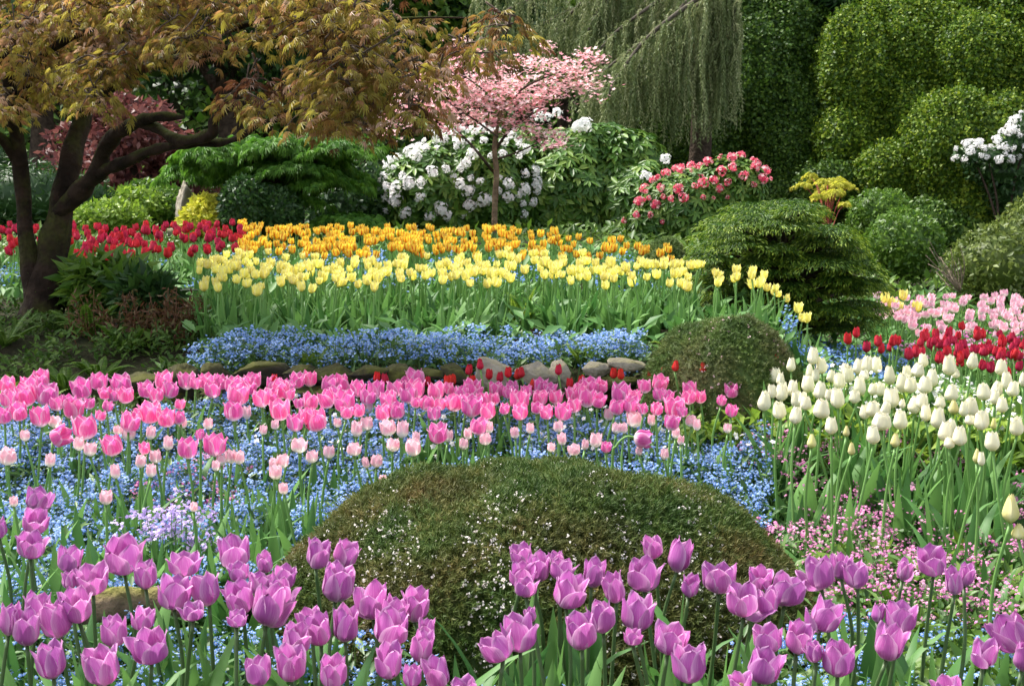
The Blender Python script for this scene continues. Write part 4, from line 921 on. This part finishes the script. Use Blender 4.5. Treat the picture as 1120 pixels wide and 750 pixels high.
patch('red_tulip', 205, f_red, .05, B_RED, 'deep red tulip in the band behind the old maple', 'deep red tulips behind the maple', (.040, .053), (1.15, 1.4), .32, 3, (.20, .30))
# the far beds beyond the cream tulips
B_ROSE = far_meshes(M_ROSE, 5, (.8, 1.0), (0, .1), .4, 1, .44, .42, 1.05, k0=40)
def f_rose():
    y = random.uniform(7.1, 9.0); px = random.uniform(955, 1150)
    if y < np.interp(px, [955, 1020, 1150], [8.0, 7.5, 7.3]): return None
    return (at_ground(px, y), y, 1)
patch('rose_tulip', 150, f_rose, .06, B_ROSE, 'small pink and white tulip in the far bed beyond the reds', 'pink and white tulips in the far bed', (.041, .054), (.95, 1.15), .34, 3, (.20, .30))
def f_cr():
    y = random.uniform(5.75, 7.0); px = random.uniform(1005, 1150) if random.random() < .78 else random.uniform(925, 1010)
    if px < 1000 and y > 6.05: return None
    if y > np.interp(px, [900, 1000, 1020, 1150], [6.1, 6.1, 6.8, 6.9]): return None
    return (at_ground(px, y), y, 1)
patch('crimson_tulip', 105, f_cr, .05, B_RED, 'crimson tulip in the strip behind the cream tulips', 'crimson tulips behind the cream ones', (.029, .040), (1.3, 1.6), .42, 2, (.2, .28))
for px, py in ((968, 325), (975, 331), (983, 334), (988, 322), (1003, 335)):
    dd = 8.3; tulip('yellow_tulip', P(px, py, dd), pxm(11, dd), pxm(13, dd), B_YELLOW, 'stray yellow tulip at the corner of the far pink bed', 'stray yellow tulips by the far pink bed', leaves=2, leafL=(.2, .26))

# ------------------------------------------------------------------ forget-me-nots and other low growth that nobody could count
def fmn(name, n, fn, hr, cols, size, green=1.0, label=None, clump=9, bladeL=.05, eye=True, gcols=None):
    M = leafmat(name + '_petal', cols, .3, .55, .3); MG = leafmat('low_leaf' if gcols is None else name + '_leaf', gcols or [(.05, .12, .03), (.09, .19, .045), (.14, .25, .06)], .3, .45)
    k = n // clump; xy = []
    while len(xy) < k:
        q = fn(k * 2); xy.extend(q)
    xy = np.array(xy[:k]); z = ground(xy[:, 0], xy[:, 1])
    H = rng.uniform(*hr, k) * (1 + .25 * nz(np.stack([xy[:, 0], xy[:, 1], 0 * z], -1), 3.5))
    c = np.stack([xy[:, 0], xy[:, 1], z + H], -1)
    g = Geo(); pos = np.repeat(c, clump, 0) + rng.normal(0, 1, (k * clump, 3)) * [size * 2.1, size * 2.1, size * 1.1]
    n_ = unit(np.array([0, -.25, 1]) + .75 * rdir(len(pos))); r = unit(np.cross(n_, rdir(len(pos)))); tone = np.repeat(rng.random(k), clump)
    tv, tf = star5(1, .62, .18)
    R = np.stack([r, np.cross(n_, r), n_], -1); sc = size * rng.uniform(.65, 1.15, len(pos))
    g.scatter(tv, tf, pos, R, sc, np.clip(tone * .6 + rng.random(len(pos)) * .4, 0, 1), mat=0)
    if eye: g.scatter(pent(.24)[0], pent(.24)[1], pos + n_ * size * .05, R, sc, mat=2)
    # thin stalks
    p0 = np.stack([xy[:, 0] + rng.normal(0, .03, k), xy[:, 1] + rng.normal(0, .03, k), z], -1); D = c - p0
    g.scatter(np.array([[-.03, 0, 0], [.03, 0, 0], [.01, 1, 0], [-.01, 1, 0]]), [np.array([[0, 1, 2, 3]])], p0, frame(D, np.array([0, -1, 0]) + .5 * rdir(k)), np.stack([np.full(k, .06), np.linalg.norm(D, axis=1), np.full(k, .06)], -1), mat=1)
    m = int(k * 3 * green); j = rng.integers(0, k, m); hh = rng.random(m) ** .8
    p = c[j] * 1.0; p[:, 2] = z[j] + (H[j] - .012) * hh; p[:, :2] += rng.normal(0, .035, (m, 2))
    D = unit(rdir(m) * [1, 1, .5] + [0, 0, .55]); leaves_t = LONG
    g.scatter(leaves_t[0] * [1.3, 1, 1], leaves_t[1], p, frame(D, np.array([0, 0, 1]) + .4 * rdir(m)), bladeL * rng.uniform(.6, 1.3, m), mat=1)
    o = g.build(name, [M, MG, M_EYE]); tag(o, label, None, None, 'stuff'); return o
M_EYE = leafmat('flower_eye', [(.75, .66, .25), (.82, .80, .66)], .2, .6)
MX, MY = .075, 3.52
def region(x0, x1, y0, y1, cond=None):
    def f(n):
        x = rng.uniform(x0, x1, n); y = rng.uniform(y0, y1, n); ok = ((x - MX) / .76) ** 2 + ((y - MY) / .72) ** 2 > 1
        if cond is not None: ok &= cond(x, y)
        return list(zip(x[ok], y[ok]))
    return f
PX = lambda x, y: 560 + x * F / y
BL = [(.08, .20, .58), (.15, .31, .72), (.25, .43, .82), (.42, .57, .88)]
PB = [(.17, .30, .66), (.27, .42, .76), (.42, .55, .82), (.60, .70, .88)]
blob = lambda x, y, s=2.6, o=0: nz(np.stack([x, y, 0 * x], -1), s, o)
fmn('forget_me_nots', 58000, region(-2.3, 1.2, 3.75, 5.25, lambda x, y: (PX(x, y) < 850 - 15 * blob(x, y)) & (PX(x, y) > -60) & (blob(x, y) > -.75)), (.13, .24), BL, .0068, 1.5, 'blue forget-me-nots under the pink tulips')
fmn('forget_me_nots', 7000, region(-2.0, -.2, 3.25, 3.8, lambda x, y: (blob(x, y) > -.1)), (.13, .22), BL, .0062, 1.6, 'blue forget-me-nots thinning into green leaves')
fmn('forget_me_nots', 6500, region(-1.35, .12, 2.45, 3.12, lambda x, y: blob(x, y, 3.5) > -.45), (.10, .24), PB, .0058, 1.5, 'pale blue forget-me-nots behind the purple tulips')
fmn('forget_me_nots', 1300, region(-.1, .5, 2.45, 2.72, lambda x, y: blob(x, y, 4) > -.2), (.12, .22), PB, .0058, 1.5, 'blue forget-me-nots in front of the heather mound')
fmn('forget_me_nots', 6500, region(.5, 1.5, 2.4, 3.15, lambda x, y: blob(x, y, 3.5) > -.5), (.10, .22), [(.10, .24, .60), (.16, .34, .72), (.3, .46, .8)], .0058, 1.4, 'blue forget-me-nots under the purple tulips past the mound')
fmn('forget_me_nots', 11500, region(-1.6, 1.0, 5.53, 5.98, lambda x, y: (PX(x, y) > 205) & (PX(x, y) < 705) & (blob(x, y, 5) > -.8)), (.05, .15), PB, .0075, .9, 'pale blue forget-me-nots along the terrace edge')
fmn('forget_me_nots', 2600, region(-3.2, 1.4, 7.4, 9.2, lambda x, y: (PX(x, y) < 720) & (PX(x, y) > -20) & (blob(x, y, 2) > .0)), (.14, .22), BL, .009, .8, 'blue forget-me-nots showing between the terrace tulips', eye=False)
fmn('forget_me_nots', 3600, region(1.2, 2.7, 6.1, 7.2, lambda x, y: (PX(x, y) > 860) & (PX(x, y) < 1010)), (.12, .25), PB, .008, 1.0, 'pale blue forget-me-nots at the foot of the feathery shrub', eye=False)
PK = [(.46, .07, .32), (.60, .14, .42), (.74, .28, .54), (.84, .52, .68)]
fmn('pink_forget_me_nots', 10500, region(.7, 2.3, 3.2, 4.9, lambda x, y: (PX(x, y) > 790 + 30 * blob(x, y) + np.maximum(0, 4.0 - y) * 40) & (blob(x, y, 3.5, 5) > -.55)), (.12, .24), PK, .0062, 1.5, 'pink forget-me-nots under the cream tulips')
fmn('pink_forget_me_nots', 2200, region(2.2, 4.0, 7.0, 7.8), (.2, .32), PK, .009, 1.0, 'pink forget-me-nots in front of the far pink tulips', eye=False)
fmn('pink_forget_me_nots', 500, region(-1.25, -.9, 4.1, 4.6), (.18, .24), PK, .0065, 1.0, 'pink forget-me-nots among the blue ones')
fmn('white_daisies', 900, region(1.3, 2.4, 4.9, 5.6), (.2, .3), [(.85, .85, .85), (.9, .9, .88)], .012, 2.5, 'tiny white flowers behind the cream tulips', clump=3)
fmn('white_daisies', 260, region(-1.0, 1.2, 4.6, 5.2), (.2, .28), [(.85, .85, .85), (.9, .9, .88)], .012, .5, 'tiny white flowers behind the pink tulips', clump=3)

def low_leaves(name, n, fn, zr, L, mat, label, wide=1.6, up=.6):
    q = np.array(fn(n * 3))[:n]; m = len(q); z = ground(q[:, 0], q[:, 1]); g = Geo()
    p = np.stack([q[:, 0], q[:, 1], z + rng.uniform(*zr, m)], -1); D = unit(rdir(m) * [1, 1, .4] + [0, 0, up])
    g.scatter(LONG[0] * [wide, 1, 1], LONG[1], p, frame(D, np.array([0, -.2, 1]) + .4 * rdir(m)), L * rng.uniform(.5, 1.3, m)); o = g.build(name, mat); tag(o, label, None, None, 'stuff')
low_leaves('bed_foliage', 16000, region(-2.4, 2.6, 2.3, 5.3), (0, .12), .075, M_LEAF, 'low green leaves covering the front beds')
low_leaves('bed_foliage', 6000, region(.55, 2.0, 2.6, 3.9, lambda x, y: PX(x, y) > 800), (0, .16), .07, M_MID, 'green leaves under the pink forget-me-nots')
low_leaves('bed_foliage', 4500, region(-3.4, 3.0, 5.8, 10.2, lambda x, y: (PX(x, y) < 890) & (PX(x, y) > 200 - 60 * (y > 7.6) * 4)), (0, .16), .10, M_LEAF, 'green leaves between the terrace tulips')
low_leaves('bed_foliage', 6500, region(1.3, 5.0, 5.2, 10.5, lambda x, y: PX(x, y) > 890), (0, .2), .09, M_LEAF, 'green leaves in the far beds')
low_leaves('bed_foliage', 4500, region(.5, 2.4, 4.75, 5.6, lambda x, y: PX(x, y) > 740), (0, .26), .08, M_BRIGHT, 'light green leaves behind the cream tulips')
low_leaves('bank_foliage', 15000, region(-4.2, -1.3, 5.1, 7.6, lambda x, y: (PX(x, y) < 235) & (blob(x, y, 3) > -.2)), (0, .10), .045, leafmat('bank_leaf', [(.03, .075, .010), (.055, .12, .016), (.10, .17, .028)], .3, .6, .2), 'low green growth on the dark bank')
low_leaves('bank_foliage', 5200, region(-2.0, -.12, 5.34, 5.62, lambda x, y: (PX(x, y) < 520) & (blob(x, y, 6) > -.15)), (-.05, .06), .05, MATS['bank_leaf'], 'low green plants over the mossy stones')
low_leaves('back_grass', 12000, region(-7, 8, 9.8, 15, lambda x, y: PX(x, y) < 1250), (0, .12), .11, M_MID, 'rough green growth behind the terrace beds')

# ------------------------------------------------------------------ ferns and single plants
def frond_mesh(n=16, mat=None, width=.16, curl=.35):
    g = Geo(); t = np.linspace(0, 1, n); path = np.stack([0 * t, t - curl * .35 * t ** 3, .55 * t - curl * t ** 2.4], -1)
    tube(g, path, np.linspace(.010, .003, n), 4, 1)
    tg = unit(np.gradient(path, axis=0)); w = width * np.sin(math.pi * (.15 + .85 * t)) ** .8
    for s in (-1, 1):
        D = unit(np.stack([s * np.ones(n), .45 + 0 * t, -.1 + 0 * t], -1)); Up = np.cross(np.array([1., 0, 0]), tg)
        g.scatter(LONG[0] * [1.6, 1, .6], LONG[1], path, frame(D, Up), np.maximum(w, .02), rng.random(n))
        g.scatter(LONG[0] * [1.6, 1, .6], LONG[1], path + tg * .5 / n, frame(D, Up), np.maximum(w * .95, .02), rng.random(n))
    return mesh_of(g.build('frond', mat))
FERN = [frond_mesh(18, M_BRIGHT, .15, c) for c in (.25, .4, .55)]; FERND = [frond_mesh(18, M_MID, .15, c) for c in (.25, .45)]
def fern(px, py, d, L, n, label, meshes=FERN, up=0.0):
    c = P(px, py, d); gz = float(ground(c[0], d)); root = empty('fern', (c[0], d, gz)); tag(root, label, 'fern')
    for k in range(n):
        o = link('frond', random.choice(meshes), root); s = L * random.uniform(.75, 1.15); o.scale = (s, s, s * random.uniform(.9, 1.3)); o.rotation_euler = (random.uniform(.1, .5) + up, 0, k * 6.283 / n + random.uniform(-.3, .3))
for a in [(12, 425, 5.6, .34, 14, 'bright green fern at the photo edge below the maple'), (140, 350, 6.4, .22, 11, 'fern on the dark bank beside the trunk', FERND), (95, 330, 6.6, .24, 11, 'fern close in front of the mossy trunk', FERND), (640, 400, 5.75, .17, 9, 'lime green fern above the narrow pale rock', FERN, .35), (740, 395, 5.75, .2, 8, 'upright fern beside the round clipped dome', FERN, .4),
          (490, 398, 5.7, .13, 9, 'little fern above the mossy stones', FERN, .3), (340, 398, 5.7, .14, 9, 'small fern hanging over the mossy stones', FERN), (572, 330, 6.6, .26, 7, 'pale fern fronds rising through the yellow tulips', FERN, .5), (170, 430, 5.3, .16, 9, 'young fern at the foot of the bank'), (70, 385, 5.9, .2, 10, 'dark fern in the maple shade', FERND), (40, 400, 5.7, .18, 10, 'second dark fern low on the bank', FERND), (105, 372, 6.0, .2, 11, 'dark fern midway down the shaded bank', FERND), (150, 382, 5.8, .17, 10, 'low fern over the bank stones', FERND),
          (185, 376, 6.0, .16, 10, 'small fern beneath the rusty stalks', FERND), (5, 365, 6.4, .24, 11, 'fern beside the fork of the old trunk', FERND), (118, 402, 5.55, .16, 10, 'fern drooping over the foot of the bank', FERN), (215, 382, 5.85, .14, 9, 'fern between the rusty stalks and blue flowers', FERND),
          (440, 398, 5.6, .13, 9, 'fern sprouting between moss covered stones', FERN), (395, 402, 5.55, .11, 8, 'tiny fern tucked among the mossy stones', FERND), (290, 398, 5.6, .12, 9, 'fern over the widest mossy stone', FERND)]: fern(*a)
for px, py, d, rx, ry, lab in ((120, 305, 7.0, 52, 22, 'broad leaved green perennial clump beneath the maple limb'), (75, 308, 7.3, 30, 18, 'green perennial clump against the mossy trunk'), (160, 322, 6.8, 30, 16, 'loose green perennial on the bank top')):
    shrub('leafy_perennial', [e_px(px, py, rx, ry, d)], 650, .13, M_MID if px != 160 else M_DARK, lab, 'plant', LONG, .2, 2.5, .7, droop=.25, whorl=0, hull=0)
def stalks(px, py, d, n, H, spread, label, mat):
    c = P(px, py, d); root = empty('rusty_perennial', (c[0], d, float(ground(c[0], d)))); tag(root, label, 'plant'); g = Geo()
    for k in range(n):
        b = np.array([random.gauss(0, spread), random.gauss(0, spread * .8), -.02]); t = b + [random.gauss(0, .04), random.gauss(0, .03), H * random.uniform(.6, 1.1)]
        tube(g, [b, (b + t) / 2 + rng.normal(0, .01, 3), t], [.004, .003, .002], 4, 3); m = 26; q = b + (t - b) * rng.uniform(.35, 1, (m, 1)) + rng.normal(0, .012, (m, 3))
        leaves_on(g, q, rdir(m), .035, LONG, .8, .3)
    g.build('foliage', mat, root)
M_RUST = leafmat('rusty_leaf', [(.08, .03, .015), (.14, .06, .025), (.12, .10, .03)], .3, .6)
stalks(182, 352, 6.5, 26, .30, .10, 'rusty brown stalks of a perennial at the terrace corner', M_RUST); stalks(205, 345, 6.8, 14, .24, .07, 'smaller rusty stalks beside the blue flowers', M_RUST); stalks(110, 345, 6.5, 10, .26, .08, 'sparse rusty stalks on the dark bank', M_RUST)
# lavender clump
def clump():
    c = P(185, 590, 3.66); root = empty('lavender_flower_clump', (c[0], 3.66, 0)); tag(root, 'small clump of pale lavender flowers behind the mossy log', 'plant'); g = Geo(); gl = Geo()
    k = 70; cc = np.stack([rng.normal(0, .09, k), rng.normal(0, .05, k), rng.uniform(.24, .37, k)], -1); cc[:, 2] -= 4 * cc[:, 0] ** 2
    pos = np.repeat(cc, 9, 0) + rng.normal(0, .009, (k * 9, 3)); n_ = unit(np.array([0, -.3, 1]) + .7 * rdir(len(pos))); r = unit(np.cross(n_, rdir(len(pos))))
    tv, tf = star5(1, .6, .1); g.scatter(tv, tf, pos, np.stack([r, np.cross(n_, r), n_], -1), rng.uniform(.0055, .0085, len(pos)))
    g.build('blossom', leafmat('lavender_petal', [(.36, .25, .58), (.48, .36, .68), (.62, .52, .78)], .3), root)
    m = 420; p = np.stack([rng.normal(0, .085, m), rng.normal(0, .06, m), rng.uniform(0, .24, m)], -1); leaves_on(gl, p, np.tile([0, 0, 1.], (m, 1)), .05, LONG, .6, 0); 
    for a in cc[::2]: tube(gl, [(a[0] * .5, a[1] * .5, 0), a * [.8, .8, .6], a], [.002, .0016, .001], 4, 2)
    gl.build('leaves', M_LEAF, root)
clump()
# broad tulip leaves standing alone in the front beds (plants without a bloom)
def leaf_tufts():
    k = 0
    spots = [(x, y) for x, y in region(-1.9, 1.9, 2.55, 4.6)(60)] + [(x, y) for x, y in region(-1.8, -.2, 3.2, 4.1)(160)]
    for x, y in spots[:170]:
        root = empty('tulip_leaf_tuft', (x, y, float(ground(x, y)))); tag(root, 'tuft of broad tulip leaves without a bloom in the front beds', 'plant', 'bloomless tulip leaf tufts')
        for q in range(random.randint(3, 4)):
            l = link('leaf', random.choice(BLADES), root); L = random.uniform(.24, .38); l.scale = (L, L, L); l.rotation_euler = (0, 0, random.uniform(0, 6.28))
leaf_tufts()
